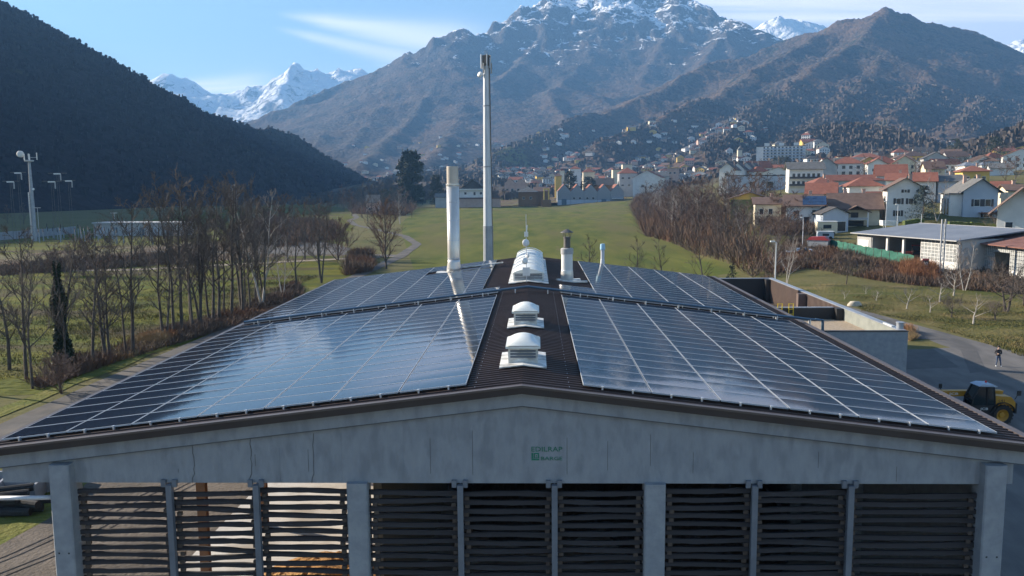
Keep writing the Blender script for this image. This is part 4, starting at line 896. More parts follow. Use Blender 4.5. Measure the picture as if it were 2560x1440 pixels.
q = MB().box(-.09, .09, -.05, .05, 0, .03).box(-.07, .07, -.02, .0, .03, .13); tag(q.build('remote_controller', 'car_dark', None, (pp.x - .02, pp.y - .30, 1.15)), 'small dark remote controller held by the person in the yard', 'remote')

# ------------------------------------------------------------------ trees
def grow(seed, H, spread, limbs, sub, tw, r0, bare=.35, up=.55, rt=.022, droop=0.0, multi=1, kink=.10):
    rr = random.Random(seed); tr = MB(); cr = MB()
    def branch(p, d, L, r, n, mb, sides, curl=.25, lift=.1):
        pts = [p.copy()]; rs = [r]; d = d.normalized()
        for i in range(n):
            d = (d + Vector((rr.gauss(0, curl), rr.gauss(0, curl), rr.gauss(0, curl) + lift - droop)) * .5).normalized(); pts.append(pts[-1] + d * (L / n)); rs.append(max(r * (1 - (i + 1) / n * .8), rt * .45))
        mb.tube(pts, rs, sides, cap=False); return pts, rs
    for k in range(multi):
        a0 = rr.uniform(0, 6.28); lean = Vector((math.cos(a0), math.sin(a0), 0)) * (.0 if multi == 1 else .16)
        hh = H * rr.uniform(.82, 1.0) if multi > 1 else H
        tp = [Vector((0, 0, -.2))]; n = 8; d = Vector((rr.gauss(0, .03), rr.gauss(0, .03), 1)) + lean
        for i in range(n):
            d = (d + Vector((rr.gauss(0, kink), rr.gauss(0, kink), .25)) * .5).normalized(); tp.append(tp[-1] + d * (hh * .93 / n))
        rs = [r0 / math.sqrt(multi) * (1 - .88 * i / n) for i in range(n + 1)]; tr.tube(tp, rs, 7, cap=False)
        for i in range(limbs):
            f = bare + (1 - bare) * (i + rr.random()) / limbs; x = f * n; j = min(int(x), n - 1); p = tp[j].lerp(tp[j + 1], x - j)
            a = i * 2.4 + rr.uniform(-.5, .5); L = spread * (1.05 - .72 * ((f - bare) / (1 - bare)) ** 1.3) * rr.uniform(.75, 1.2); dv = Vector((math.cos(a), math.sin(a), up + rr.uniform(-.15, .3)))
            pts, rb = branch(p, dv, L, max(rs[j] * .48, rt * 1.3), 5, tr, 5, .22, .12)
            for s in range(sub):
                g = rr.uniform(.25, 1.0) * 5; jj = min(int(g), 4); q = pts[jj].lerp(pts[jj + 1], g - jj); ax = Vector((rr.gauss(0, 1), rr.gauss(0, 1), rr.gauss(.4, .6)))
                pt2, _ = branch(q, (pts[jj + 1] - pts[jj]).normalized() + ax.normalized() * .85, L * rr.uniform(.28, .5), rt * 1.15, 3, cr, 3, .3, .1)
                for u in range(tw):
                    g2 = rr.uniform(.2, 1.0) * 3; j2 = min(int(g2), 2); q2 = pt2[j2].lerp(pt2[j2 + 1], g2 - j2); ax = Vector((rr.gauss(0, 1), rr.gauss(0, 1), rr.gauss(.35, .6)))
                    branch(q2, (pt2[j2 + 1] - pt2[j2]).normalized() + ax.normalized() * .9, L * rr.uniform(.14, .28), rt * .62, 2, cr, 3, .35, .05)
    return tr, cr
def tree_kind(key, seeds, bark, twig, **kw):
    out = []
    for s in seeds:
        a, b = grow(s, **kw); out.append((a.mesh('trunk', bark), b.mesh('crown', twig)))
    return out
KIND = {
    'tall': tree_kind('tall', (1, 2, 3, 4), 'bark', 'twig', H=17, spread=4.6, limbs=17, sub=7, tw=5, r0=.21, bare=.24, up=.8, rt=.031),
    'multi': tree_kind('multi', (11, 12, 13), 'bark', 'twig', H=17, spread=4.2, limbs=10, sub=7, tw=5, r0=.30, bare=.26, up=.85, rt=.031, multi=3),
    'thin': tree_kind('thin', (21, 22), 'bark', 'twig', H=12, spread=3.2, limbs=13, sub=6, tw=4, r0=.17, bare=.22, up=.8, rt=.025),
    'round': tree_kind('round', (31, 32), 'bark', 'twig_red', H=13, spread=5.2, limbs=26, sub=10, tw=5, r0=.22, bare=.08, up=1.0, rt=.042),
    'wood': tree_kind('wood', (41, 42, 43, 44), 'bark', 'twig_red', H=14, spread=4.4, limbs=15, sub=8, tw=5, r0=.2, bare=.10, up=.9, rt=.042),
    'woodg': tree_kind('woodg', (45, 46), 'bark', 'twig', H=14, spread=4.4, limbs=15, sub=7, tw=5, r0=.2, bare=.10, up=.9, rt=.034),
    'birch': tree_kind('birch', (51, 52), 'bark_pale', 'twig_pale', H=13, spread=3.0, limbs=12, sub=5, tw=4, r0=.16, bare=.25, up=1.1, rt=.02, multi=2),
    'fruit': tree_kind('fruit', (61, 62, 63), 'bark_pale', 'twig_pale', H=3.4, spread=2.0, limbs=8, sub=5, tw=3, r0=.11, bare=.32, up=.45, rt=.013, kink=.18),
    'dark_fruit': tree_kind('dark_fruit', (66, 67), 'bark', 'twig', H=4.6, spread=3.0, limbs=11, sub=7, tw=5, r0=.19, bare=.28, up=.45, rt=.016, kink=.2, multi=2),
    'shrub': tree_kind('shrub', (71, 72), 'twig_red', 'twig_red', H=2.6, spread=1.7, limbs=9, sub=5, tw=4, r0=.05, bare=.05, up=.9, rt=.014, multi=4),
    'poplar': tree_kind('poplar', (81,), 'bark', 'twig_pale', H=22, spread=2.0, limbs=26, sub=4, tw=3, r0=.3, bare=.08, up=2.2, rt=.05),
}
def put_tree(kind, p, h, label, group=None, cat='tree', rz=None, name='bare_tree', wide=1.0):
    k = KIND[kind]; a, b = k[random.randrange(len(k))]; base = {'tall': 17, 'multi': 17, 'thin': 12, 'round': 13, 'wood': 14, 'woodg': 14, 'birch': 13, 'fruit': 3.4, 'dark_fruit': 4.6, 'shrub': 2.6, 'poplar': 22}[kind]
    t = thing(name, p, label, cat, group, rz=random.uniform(0, 6.28) if rz is None else rz); s = h / base; t.scale = (s * wide, s * wide, s)
    link('trunk', a, t); link('crown', b, t); return t
def gpix(px, py, top):
    p = pix(px, py); h = pixY(px, top, p.y).z; return Vector((p.x, p.y, 0)), max(h, 1.5)
ordn = ['first', 'second', 'third', 'fourth', 'fifth', 'sixth', 'seventh', 'eighth', 'ninth', 'tenth', 'eleventh', 'twelfth', 'thirteenth', 'fourteenth', 'fifteenth', 'sixteenth', 'seventeenth', 'eighteenth', 'nineteenth', 'twentieth']
ROW = [(-60, 985, 560, 'tall'), (66, 948, 545, 'tall'), (24, 925, 600, 'thin'), (232, 922, 590, 'thin'), (262, 910, 560, 'tall'), (274, 905, 610, 'thin'), (332, 888, 470, 'tall'), (418, 852, 600, 'thin'), (452, 835, 445, 'tall'), (482, 822, 425, 'tall'), (500, 815, 470, 'multi'),
       (532, 806, 440, 'tall'), (548, 802, 500, 'thin'), (578, 792, 430, 'tall'), (606, 786, 398, 'multi'), (655, 766, 420, 'birch'), (660, 764, 470, 'multi'), (706, 748, 560, 'birch'), (742, 722, 520, 'thin'), (804, 708, 478, 'multi')]
rb = random.Random(17)
for i, px in enumerate(sorted(rb.uniform(-20, 330) for _ in range(4)) + sorted(rb.uniform(400, 720) for _ in range(10))):
    py = 1000 - .36 * px + rb.uniform(-12, 4); p, h = gpix(px, py, rb.uniform(410, 500) if i > 3 else rb.uniform(540, 600))
    put_tree('tall', p, h, f'slender straight tree of the lane belt, {ordn[i]} counted from the meadow corner', 'bare trees along the lane', wide=.8)
for i, (px, py, top, k) in enumerate(ROW):
    p, h = gpix(px, py, top); nm = {'tall': 'tall slender', 'thin': 'thin leaning', 'multi': 'many-stemmed', 'birch': 'pale-barked'}[k]
    put_tree(k, p, h, f'{nm} bare tree, {ordn[i]} along the lane row from the meadow end', 'bare trees along the lane')
p, h = gpix(160, 930, 560)
t = put_tree('thin', p, h, 'bare tree with trunk wrapped in dark ivy by the lane', 'bare trees along the lane', name='ivy_tree')
def leaves(n, fn, size, mtl, name, seed, aspect=.6):
    rs = np.random.RandomState(seed); P = fn(rs, n); A = rs.randn(n, 3); A /= np.linalg.norm(A, axis=1)[:, None]; B = np.cross(A, rs.randn(n, 3)); B /= np.linalg.norm(B, axis=1)[:, None] + 1e-9
    s = size * rs.uniform(.6, 1.4, (n, 1)); V = np.stack([P - A * s, P + B * s * aspect, P + A * s, P - B * s * aspect], 1).reshape(-1, 3)
    return raw_mesh(name, V, np.arange(4 * n).reshape(n, 4), mtl)
def ivyfn(rs, n):
    z = rs.rand(n) ** 1.15 * 9.5; a = rs.rand(n) * 6.283; r = (.52 * np.exp(-((z - 1) / 6.0) ** 2) + .14 + .45 * vn(z * .9, a * 1.1) + .12 * np.sin(z * 1.3)) * (.5 + .5 * rs.rand(n)); return np.stack([r * np.cos(a), r * np.sin(a), z], 1)
o = link('ivy', leaves(5200, ivyfn, .14, 'ivy', 'ivy', 3), t); o.scale = (1 / t.scale[0], 1 / t.scale[1], 1 / t.scale[2])
# big round tree by the lane bend and bare wood on the far side of the lane
p, h = gpix(966, 672, 500); put_tree('round', p, h, 'large reddish egg-shaped bare tree standing at the lane fork', name='bare_tree')
FAR = []; fno = {}
for px, py, top, k in sorted([(690, 640, 500, 'wood'), (720, 655, 480, 'wood'), (735, 610, 492, 'woodg'), (762, 650, 500, 'wood'), (780, 620, 485, 'woodg'), (800, 640, 505, 'wood'), (820, 600, 500, 'wood'), (845, 650, 540, 'shrub'), (700, 590, 478, 'woodg'), (670, 600, 500, 'wood'), (640, 585, 505, 'woodg'),
                       (905, 545, 455, 'woodg'), (930, 540, 448, 'woodg'), (880, 540, 470, 'wood'), (955, 536, 450, 'woodg'), (860, 530, 460, 'wood'), (985, 534, 455, 'woodg'), (1000, 560, 470, 'birch'), (1030, 545, 500, 'wood'), (830, 530, 475, 'wood'), (920, 560, 490, 'wood'),
                       (420, 610, 530, 'woodg'), (380, 615, 545, 'woodg'), (210, 690, 590, 'shrub'), (130, 690, 620, 'shrub'), (150, 690, 600, 'wood'), (20, 560, 510, 'wood'), (60, 560, 505, 'woodg')]):
    fno[k] = fno.get(k, -1) + 1; p, h = gpix(px, py, top); FAR.append(put_tree(k, p, h, f'reddish bare tree beyond the lane, {ordn[fno[k]]} such counted from the substation' if k == 'wood' else f'grey bare tree beyond the lane, {ordn[fno[k]]} such counted from the substation' if k == 'woodg' else ('low leafless shrub by the lane scrub' if px > 800 else 'wide leafless shrub on the track verge' if px > 200 else 'small leafless shrub at the track bend') if k == 'shrub' else 'lone pale birch by the field corner', 'leafless growth beyond the lane'))
rr = random.Random(5)
for k in range(28):                                     # low wood on the valley floor in front of the town and along the mountain foot
    px = rr.uniform(830, 1020) if k < 20 else rr.uniform(1230, 1480); Y = rr.uniform(520, 900) if k < 20 else rr.uniform(650, 900); x = pixY(px, 500, Y).x
    put_tree('wood' if rr.random() < .6 else 'woodg', (x, Y, float(T(x, Y)) - .3), rr.uniform(9, 17), 'distant bare tree in the valley wood before the town', 'valley wood trees', wide=rr.uniform(1.2, 1.7))
# thicket along the field edge
EDGEP = [(1585, 520), (1590, 545), (1605, 568), (1625, 590), (1660, 604), (1700, 616), (1740, 628), (1780, 645), (1820, 660), (1860, 680), (1900, 700)]
for k in range(130):
    f = rr.random() * 9.99; i = int(f); e = f - i; a, b = EDGEP[i], EDGEP[i + 1]; p = pix(a[0] + (b[0] - a[0]) * e, a[1] + (b[1] - a[1]) * e); back = rr.random() ** 1.3
    p = Vector((p.x + 3 + back * 30, p.y + back * 70 + 3, 0)); p.z = float(T(p.x, p.y)) - .2
    kd = rr.choice(['wood', 'wood', 'woodg', 'wood', 'birch', 'thin']); red = kd == 'wood'
    put_tree(kd, p, rr.uniform(9, 16) * (1.0 if i < 5 else .78 if i < 7 else .52), 'reddish-brown bare tree in the dense field-edge thicket' if red else 'grey bare tree in the dense field-edge thicket' if kd == 'woodg' else 'slim leafless tree in the dense field-edge thicket' if kd == 'thin' else 'pale-stemmed leafless tree in the dense field-edge thicket', 'trees of the field-edge thicket', wide=rr.uniform(1.1, 1.6))
for i, (px, py, top) in enumerate([(1470, 662, 575), (1590, 675, 580), (1660, 690, 585), (1755, 712, 560), (1260, 0, 0)][:4]):
    p, h = gpix(px, 760 - (i == 3) * 10, top); put_tree('thin', p, h, f'young spindly bare tree behind the hall, {ordn[i]} from the flues', 'young trees behind the hall')
p, h = gpix(1828, 745, 655)
# orchard
for i, (px, py, top) in enumerate([(2266, 775, 718), (2350, 760, 700), (2382, 746, 672), (2325, 784, 738), (2433, 812, 738), (2190, 757, 725), (2112, 752, 735), (2165, 740, 722)]):
    p, h = gpix(px, py, top); put_tree('fruit', p, h, f'small pale pruned fruit tree, {ordn[i]} of the orchard above the drive', 'orchard fruit trees', name='fruit_tree', wide=1.1)
for i, (px, py, top) in enumerate([(2378, 797, 735), (2486, 802, 748), (2515, 783, 650), (2560, 770, 680), (2590, 800, 690)]):
    p, h = gpix(px, py, top); put_tree('dark_fruit', p, h, f'dark twisted fruit tree, {ordn[i]} at the far orchard side', 'dark orchard trees', name='fruit_tree')
for i, (px, py, top) in enumerate([(2115, 722, 600), (1965, 720, 560), (2400, 725, 600), (2410, 735, 580), (2020, 690, 560), (1935, 700, 570)]):
    p, h = gpix(px, py, top); put_tree('thin' if i % 2 == 0 else 'birch', p, h, f'leafless sapling on the brushy bank, {ordn[i]} from the drive', 'saplings on the bank')

# ------------------------------------------------------------------ evergreens
def cedar(name, p, h, w, label, mtl='conifer', seed=1, n=5200, blob=None):
    t = thing(name, p, label, 'tree'); q = MB(); q.tube([(0, 0, -.3), (0, 0, h * .9)], [h * .025, h * .006], 7); q.build('trunk', 'bark', t)
    def fn(rs, n):
        L = 15; lay = rs.randint(0, L, n); z0 = (.10 + .88 * (lay + .5) / L); ang0 = rs.rand(L, 7) * 6.283; br = ang0[lay, rs.randint(0, 7, n)]
        prof = w * (np.sqrt(np.clip(1 - (np.abs(z0 - .42) / .60) ** 2.6, .05, 1)) * (.8 + .4 * vn(br * 1.3 + seed, z0 * 6)) if blob else np.where(z0 > .3, (1.06 - z0) ** .62, .9))
        r = prof * np.sqrt(rs.rand(n)); a = br + rs.randn(n) * .22; return np.stack([r * np.cos(a), r * np.sin(a), h * z0 + rs.randn(n) * h * .018 - r * .10], 1)
    link('crown', leaves(n, fn, h * .021, mtl, 'crown', seed, .5), t); return t
p = pix(1028, 519); cedar('cedar_tree', (p.x, p.y, 0), pixY(1028, 374, p.y).z, 12.5, 'tall dark cedar tree behind the field edge', n=9000, seed=2, blob=True)
for i, (px, py, top, w, lab) in enumerate([(1092, 518, 435, 6.5, 'dark rounded evergreen beside the tall cedar'), (985, 520, 465, 6, 'low dark evergreen on the meadow side of the cedar'), (960, 522, 470, 5, 'small dark evergreen by the ruined farmhouse'), (1425, 512, 425, 7, 'olive evergreen behind the saw-tooth sheds'), (1470, 512, 440, 8, 'broad dark evergreen behind the saw-tooth sheds')]):
    p = pix(px, py); cedar('evergreen_tree', (p.x, p.y, 0), pixY(px, top, p.y).z, w, lab, n=3200, seed=10 + i, blob=True)
p, h = gpix(1828, 752, 662); cedar('fir_sapling', p, h, 1.3, 'small fir sapling behind the annex roof', n=900, seed=31)
def grounded(px, Y): x = pixY(px, 500, Y).x; return Vector((x, Y, float(T(x, Y)) - .2))
for i, (px, Y, top, w, lab, mt, bl) in enumerate([(1815, 420, 432, 3, 'slim dark conifer beside the row houses', 'conifer', False), (1832, 400, 440, 3, 'narrow conifer in front of the row houses', 'conifer', False), (2310, 192, 462, 4.2, 'blue-green cedar in front of the shuttered house', 'conifer_blue', False), (2120, 280, 468, 3.2, 'dark palm-like evergreen between the red-roofed houses', 'conifer', True), (1950, 620, 390, 12, 'large dark evergreen before the apartment block', 'conifer', True), (2035, 700, 398, 8, 'dark evergreen at the end of the apartment block', 'conifer', True), (2360, 520, 395, 8, 'dark round evergreen above the meadow patch', 'conifer', True), (2400, 480, 390, 8, 'dark evergreen over the yellow villa', 'conifer', True), (2480, 560, 340, 12, 'tall dark evergreen on the near hill', 'conifer', False), (2380, 650, 345, 12, 'dark evergreen spire on the near hill crest', 'conifer', False)]):
    p = grounded(px, Y); cedar('evergreen_tree', p, max(2, pixY(px, top, Y).z - p.z), w, lab, mt, 50 + i, 2600, bl)
rr = random.Random(9)
for k in range(22):
    px = rr.uniform(1250, 1880); Y = rr.uniform(900, 2000); p = grounded(px, Y)
    if k < 22: t = cedar('evergreen_tree', p, rr.uniform(12, 22), rr.uniform(3, 6), 'far dark conifer among the houses of the valley town', n=260, seed=100 + k); t['group'] = 'conifers of the valley town'
    else: put_tree('woodg' if rr.random() < .5 else 'wood', p, rr.uniform(9, 15), 'far bare tree among the houses of the valley town', 'bare trees of the valley town', wide=1.6)
for k in range(46):
    px = rr.uniform(1880, 2600); Y = rr.uniform(330, 800); p = grounded(px, Y)
    put_tree('woodg' if rr.random() < .5 else 'wood', p, rr.uniform(7, 13), 'bare garden tree on the slope of villas', 'bare trees among the villas', wide=1.3)
for i in range(11):
    p = grounded(2190 + i * 17 + rr.uniform(-3, 3), 640); put_tree('poplar', p, rr.uniform(16, 22), 'leafless columnar poplar in the row below the wooded hill', 'poplars in a row', name='poplar_tree')
p = grounded(2345, 190); put_tree('birch', p, pixY(2345, 428, 190).z - p.z, 'white-stemmed birch between the two pale houses', name='birch_tree', wide=1.2)
p = grounded(2515, 172); put_tree('dark_fruit', p, 7.0, 'forked bare garden tree beside the white villa corner', name='bare_tree')

# ------------------------------------------------------------------ brush and hedges
def brush(name, region, n, h, mtl, label, seed, hz=1.0, w=.035):
    rs = np.random.RandomState(seed); P = []; poly = [(p.x, p.y) for p in [pix(*q) if q[1] > 470 and len(q) == 2 else Vector((q[0], q[1], 0)) for q in region]]
    xs = [a for a, _ in poly]; ys = [b for _, b in poly]; A = np.array(poly); out = []
    while sum(len(o) for o in out) < n:
        q = np.stack([rs.uniform(min(xs), max(xs), n), rs.uniform(min(ys), max(ys), n)], 1); ins = np.zeros(n, bool)
        for i in range(len(A)):
            a, b = A[i], A[i - 1]; c = ((a[1] > q[:, 1]) != (b[1] > q[:, 1])) & (q[:, 0] < (b[0] - a[0]) * (q[:, 1] - a[1]) / (b[1] - a[1] + 1e-12) + a[0]); ins ^= c
        den = vn(q[:, 0] / 3.1 + seed, q[:, 1] / 3.1) + .5; out.append(q[ins & (rs.rand(n) < den * 1.5)])
    q = np.concatenate(out)[:n]; z = T(q[:, 0], q[:, 1]) - .05; hh = h * (.35 + .9 * (vn(q[:, 0] / 4.2, q[:, 1] / 4.2 + seed) + .5)) * rs.uniform(.5, 1.2, n)
    a = rs.rand(n) * 6.283; d = np.stack([np.cos(a), np.sin(a)], 1) * w; tip = q + rs.randn(n, 2) * h * .28; tip2 = tip + rs.randn(n, 2) * h * .2
    V = np.stack([np.column_stack([q - d, z]), np.column_stack([q + d, z]), np.column_stack([tip + d * .8, z + hh * .7]), np.column_stack([tip - d * .8, z + hh * .7]), np.column_stack([tip2, z + hh])], 1).reshape(-1, 3)
    b = np.arange(n)[:, None] * 5; F = np.concatenate([b + np.array([0, 1, 2]), b + np.array([0, 2, 3]), b + np.array([3, 2, 4])], 0)
    o = link(name, raw_mesh(name, V, F, mtl)); o['kind'] = 'stuff'; o['label'] = label; return o
brush('undergrowth', [(100, 975), (300, 905), (480, 850), (640, 800), (760, 735), (740, 705), (620, 770), (440, 820), (240, 890), (60, 950)], 15000, 1.2, 'brush', 'brown undergrowth below the tree row', 1)
brush('dry_grass_tuft', [(255, 915), (350, 890), (440, 850), (400, 835), (300, 870)], 5000, 1.1, 'dry_grass', 'orange dry grass at the lane edge', 2)
brush('undergrowth', [(0, 690), (160, 680), (330, 668), (500, 660), (480, 640), (200, 655), (0, 668)], 8000, 1.8, 'brush', 'dark hedge brush along the dirt track', 3, w=.06)
brush('undergrowth', [(1580, 530), (1612, 590), (1700, 622), (1800, 662), (1880, 700), (1930, 690), (1860, 640), (1850, 600), (1760, 560), (1680, 525), (1620, 512), (1590, 515)], 36000, 4.6, 'brush', 'reddish brush under the field-edge thicket', 4, w=.06)
brush('undergrowth', [(1900, 705), (2020, 690), (2100, 705), (2250, 720), (2420, 735), (2560, 745), (2560, 690), (2400, 685), (2200, 668), (2060, 650), (1960, 650)], 24000, 1.25, 'brush', 'brown bramble brush on the bank below the sheds', 5, w=.04)
brush('osier_thicket', [(2265, 716), (2335, 720), (2335, 690), (2260, 690)], 4200, 2.4, 'brush_orange', 'orange-red osier thicket on the bank', 6, w=.035)
brush('undergrowth', [(1900, 640), (2060, 640), (2050, 600), (1900, 590)], 9000, 2.4, 'brush', 'brown scrub below the yellow house', 7, w=.06)
brush('lane_shrub', [(860, 690), (930, 680), (930, 640), (880, 640)], 5000, 2.2, 'brush', 'dark tangle of scrub by the lane bend', 8, w=.05)
brush('yard_weeds', [(2270, 855), (2290, 850), (2280, 830), (2262, 830)], 1200, .9, 'dry_grass', 'dry weeds at the annex corner', 9, w=.02)
brush('undergrowth', [(880, 535), (1010, 540), (1040, 522), (1000, 515), (880, 512)], 9000, 5.0, 'brush', 'brown scrub in front of the cedar', 12, w=.16)
brush('undergrowth', [(560, 600), (700, 620), (840, 600), (840, 560), (700, 550), (600, 560)], 12000, 3.2, 'brush', 'brown scrub around the gravel yard', 13, w=.09)
brush('meadow_tufts', [(-300, 1000), (60, 940), (420, 830), (680, 740), (800, 690), (640, 690), (300, 740), (-100, 800)], 30000, .34, 'tuft', 'tufts of meadow grass beside the tree row', 21, w=.03)
brush('orchard_tufts', [(2150, 780), (2300, 808), (2440, 852), (2560, 895), (2640, 860), (2560, 770), (2300, 745), (2130, 745)], 22000, .26, 'tuft', 'tufts of winter grass in the orchard', 22, w=.025)
for i, (px, Y) in enumerate([(155, 72)]):
    p = pix(px, 985); put_tree('shrub', p, 3.4, 'fan-shaped leafless shrub beside the lane', name='bare_shrub', cat='shrub', wide=1.2)
def hedge(pts, h, w, label):
    q = MB(); rs = random.Random(3); n = len(pts)
    for a, b in zip(pts[:-1], pts[1:]):
        a = Vector(a); b = Vector(b); k = max(2, int((b - a).length / .8)); d = (b - a).normalized(); nr = Vector((-d.y, d.x, 0)) * w / 2
        for i in range(k):
            p = a.lerp(b, i / k); r = a.lerp(b, (i + 1) / k); z0 = p.z - .4; hh = h * rs.uniform(.93, 1.05)
            q.add([p - nr + Vector((0, 0, z0 - p.z)), r - nr + Vector((0, 0, z0 - p.z)), r + nr + Vector((0, 0, z0 - p.z)), p + nr + Vector((0, 0, z0 - p.z)), p - nr * rs.uniform(.8, 1) + Vector((0, 0, hh)), r - nr * .9 + Vector((0, 0, hh)), r + nr * .9 + Vector((0, 0, hh)), p + nr * .9 + Vector((0, 0, hh))], [(4, 5, 6, 7), (0, 1, 5, 4), (1, 2, 6, 5), (2, 3, 7, 6), (3, 0, 4, 7)])
    o = q.build('hedge', 'hedge'); return tag(o, label, 'hedge')
hedge([grounded(2375, 178), grounded(2520, 176)], 2.2, 1.4, 'long clipped green hedge behind the grey-roofed shed')
hedge([grounded(2262, 180), grounded(2310, 180)], 2.4, 1.4, 'short clipped yellow-green hedge by the street lamp')
p = pix(2136, 768); q = MB(); rs = random.Random(2)
me = raw_mesh('boulder', *(lambda V, F: (V, F))(np.array([(math.cos(a) * r * 1.2 + rs.uniform(-.1, .1), math.sin(a) * r * .7 + rs.uniform(-.1, .1), z + rs.uniform(-.06, .06)) for z, r in ((-.1, .75), (.3, .8), (.62, .55)) for a in np.arange(0, 6.28, .785)] + [(0, 0, .72)]), np.array([f for i in range(2) for j in range(8) for f in ((i * 8 + j, i * 8 + (j + 1) % 8, i * 8 + 8 + (j + 1) % 8), (i * 8 + j, i * 8 + 8 + (j + 1) % 8, i * 8 + 8 + j))] + [(16 + j, 16 + (j + 1) % 8, 24) for j in range(8)])), 'rock')
tag(link('boulder', me, None, (p.x, p.y, .05)), 'pale boulder on the grass at the bend of the drive', 'rock')

# woods too dense to count: twiggy crowns standing on the knolls and along the mountain crests
def wood_mass(name, label, n, xr, yr, hf, zlim, h, w, mtl, seed, keep=None):
    rs = np.random.RandomState(seed); x = rs.uniform(*xr, n * 3); y = rs.uniform(*yr, n * 3); z = hf(x, y); k = (z > zlim[0]) & (z < zlim[1]) & (z > T(x, y) - 2)
    if keep is not None: k &= keep(x, y, z)
    x, y, z = x[k][:n], y[k][:n], z[k][:n]; m = len(x); V = []; F = []; hh = h * rs.uniform(.6, 1.25, m)
    for j in range(3):
        a = rs.rand(m) * 6.283; d = np.stack([np.cos(a), np.sin(a)], 1) * (w * rs.uniform(.5, 1.2, m))[:, None]; o = rs.randn(m, 2) * w * .8; q = np.stack([x, y], 1) + o
        V.append(np.stack([np.column_stack([q - d * .25, z - 1]), np.column_stack([q + d * .25, z - 1]), np.column_stack([q + d, z + hh * .5]), np.column_stack([q + d * .6 + rs.randn(m, 2) * w * .15, z + hh]), np.column_stack([q - d * .6, z + hh * .97]), np.column_stack([q - d, z + hh * .5])], 1))
    V = np.concatenate(V).reshape(-1, 3); b = np.arange(3 * m)[:, None] * 6; F = np.concatenate([b + np.array([0, 1, 2]), b + np.array([0, 2, 5]), b + np.array([5, 2, 3]), b + np.array([5, 3, 4])], 0)
    o = link(name, raw_mesh(name, V, F, mtl)); o['kind'] = 'stuff'; o['label'] = label; return o
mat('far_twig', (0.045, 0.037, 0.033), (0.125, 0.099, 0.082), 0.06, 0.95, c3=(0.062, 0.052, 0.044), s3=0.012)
mat('shade_twig', (0.011, 0.010, 0.013), (0.026, 0.023, 0.027), 0.08, 0.95)  # far twigs darkened, the flank's shade is in the colour
wood_mass('far_wood', 'bare woodland on the knolls above the villas', 9000, (240, 900), (640, 1350), H_rgh, (22, 400), 5.2, 2.0, 'far_twig', 1)
wood_mass('far_wood', 'bare woodland on the lower slopes behind the town', 9000, (-250, 1500), (1250, 2100), lambda x, y: np.maximum(H_rgh(x, y), T(x, y)), (25, 420), 5.5, 2.8, 'far_twig', 2)
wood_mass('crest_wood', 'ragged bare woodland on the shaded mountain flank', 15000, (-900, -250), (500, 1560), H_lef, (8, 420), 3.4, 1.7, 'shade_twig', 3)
wood_mass('valley_wood', 'bare woodland on the valley floor before the town', 2600, (-420, 420), (660, 1500), lambda x, y: T(x, y), (-1, 60), 5.5, 2.4, 'far_twig', 4, lambda x, y, z: (vn(x / 60, y / 60) > .0) & ((y > 700) | (x < -90)))

# ------------------------------------------------------------------ houses
def roof_prism(w, d, h0, h1, ov, kind, th=.16):
    q = MB()
    if kind == 'x':      # ridge along local x
        a = d / 2 + ov; e = h0 - (h1 - h0) * ov / (d / 2)
        q.prism([(-a, e), (0, h1), (a, e), (a, e + th), (0, h1 + th), (-a, e + th)], -w / 2 - ov, w / 2 + ov, axis='x')
    elif kind == 'y':
        a = w / 2 + ov; e = h0 - (h1 - h0) * ov / (w / 2)
        q.prism([(-a, e), (0, h1), (a, e), (a, e + th), (0, h1 + th), (-a, e + th)], -d / 2 - ov, d / 2 + ov, axis='y')
    elif kind == 'hip':
        a, b = w / 2 + ov, d / 2 + ov; r = max(0.1, (w - d) / 2) if w > d else .1
        q.add([(-a, -b, h0), (a, -b, h0), (a, b, h0), (-a, b, h0), (-r, 0, h1), (r, 0, h1), (-a, -b, h0 - th), (a, -b, h0 - th), (a, b, h0 - th), (-a, b, h0 - th)],
              [(0, 1, 5, 4), (1, 2, 5), (2, 3, 4, 5), (3, 0, 4), (6, 9, 8, 7), (0, 6, 7, 1), (1, 7, 8, 2), (2, 8, 9, 3), (3, 9, 6, 0)])
    else: q.box(-w / 2 - ov, w / 2 + ov, -d / 2 - ov, d / 2 + ov, h0, h0 + .35)
    return q
def wall_solid(w, d, h0, h1, kind):
    q = MB()
    if kind == 'x': q.prism([(-d / 2, -1.5), (d / 2, -1.5), (d / 2, h0 - .02), (0, h1 - .02), (-d / 2, h0 - .02)], -w / 2, w / 2, axis='x')
    elif kind == 'y': q.prism([(-w / 2, -1.5), (w / 2, -1.5), (w / 2, h0 - .02), (0, h1 - .02), (-w / 2, h0 - .02)], -d / 2, d / 2, axis='y')
    else: q.box(-w / 2, w / 2, -d / 2, d / 2, -1.5, h0 - .17)
    return q
def win(parent, x, z, w, h, face, d, frame='white_paint', pane='pane', shut=None):
    """a window on the wall facing the camera (face -1) or on the sunny side wall ('s')"""
    f = MB(); g = MB()
    if face == 's':
        f.box(d - .05, d + .004, x - w / 2 - .08, x + w / 2 + .08, z - .08, z + h + .08); g.box(d - .058, d - .051, x - w / 2, x + w / 2, z, z + h)
    else:
        f.box(x - w / 2 - .08, x + w / 2 + .08, d - .05, d + .004, z - .08, z + h + .08); g.box(x - w / 2, x + w / 2, d - .058, d - .051, z, z + h)
    o = f.build('window', frame, parent); g.build('pane', pane, o)
    if shut and face != 's':
        for s in (-1, 1): MB().box(x + s * (w / 2 + .35) - .25, x + s * (w / 2 + .35) + .25, d - .07, d - .006, z - .05, z + h + .05).build('shutter', shut, o)
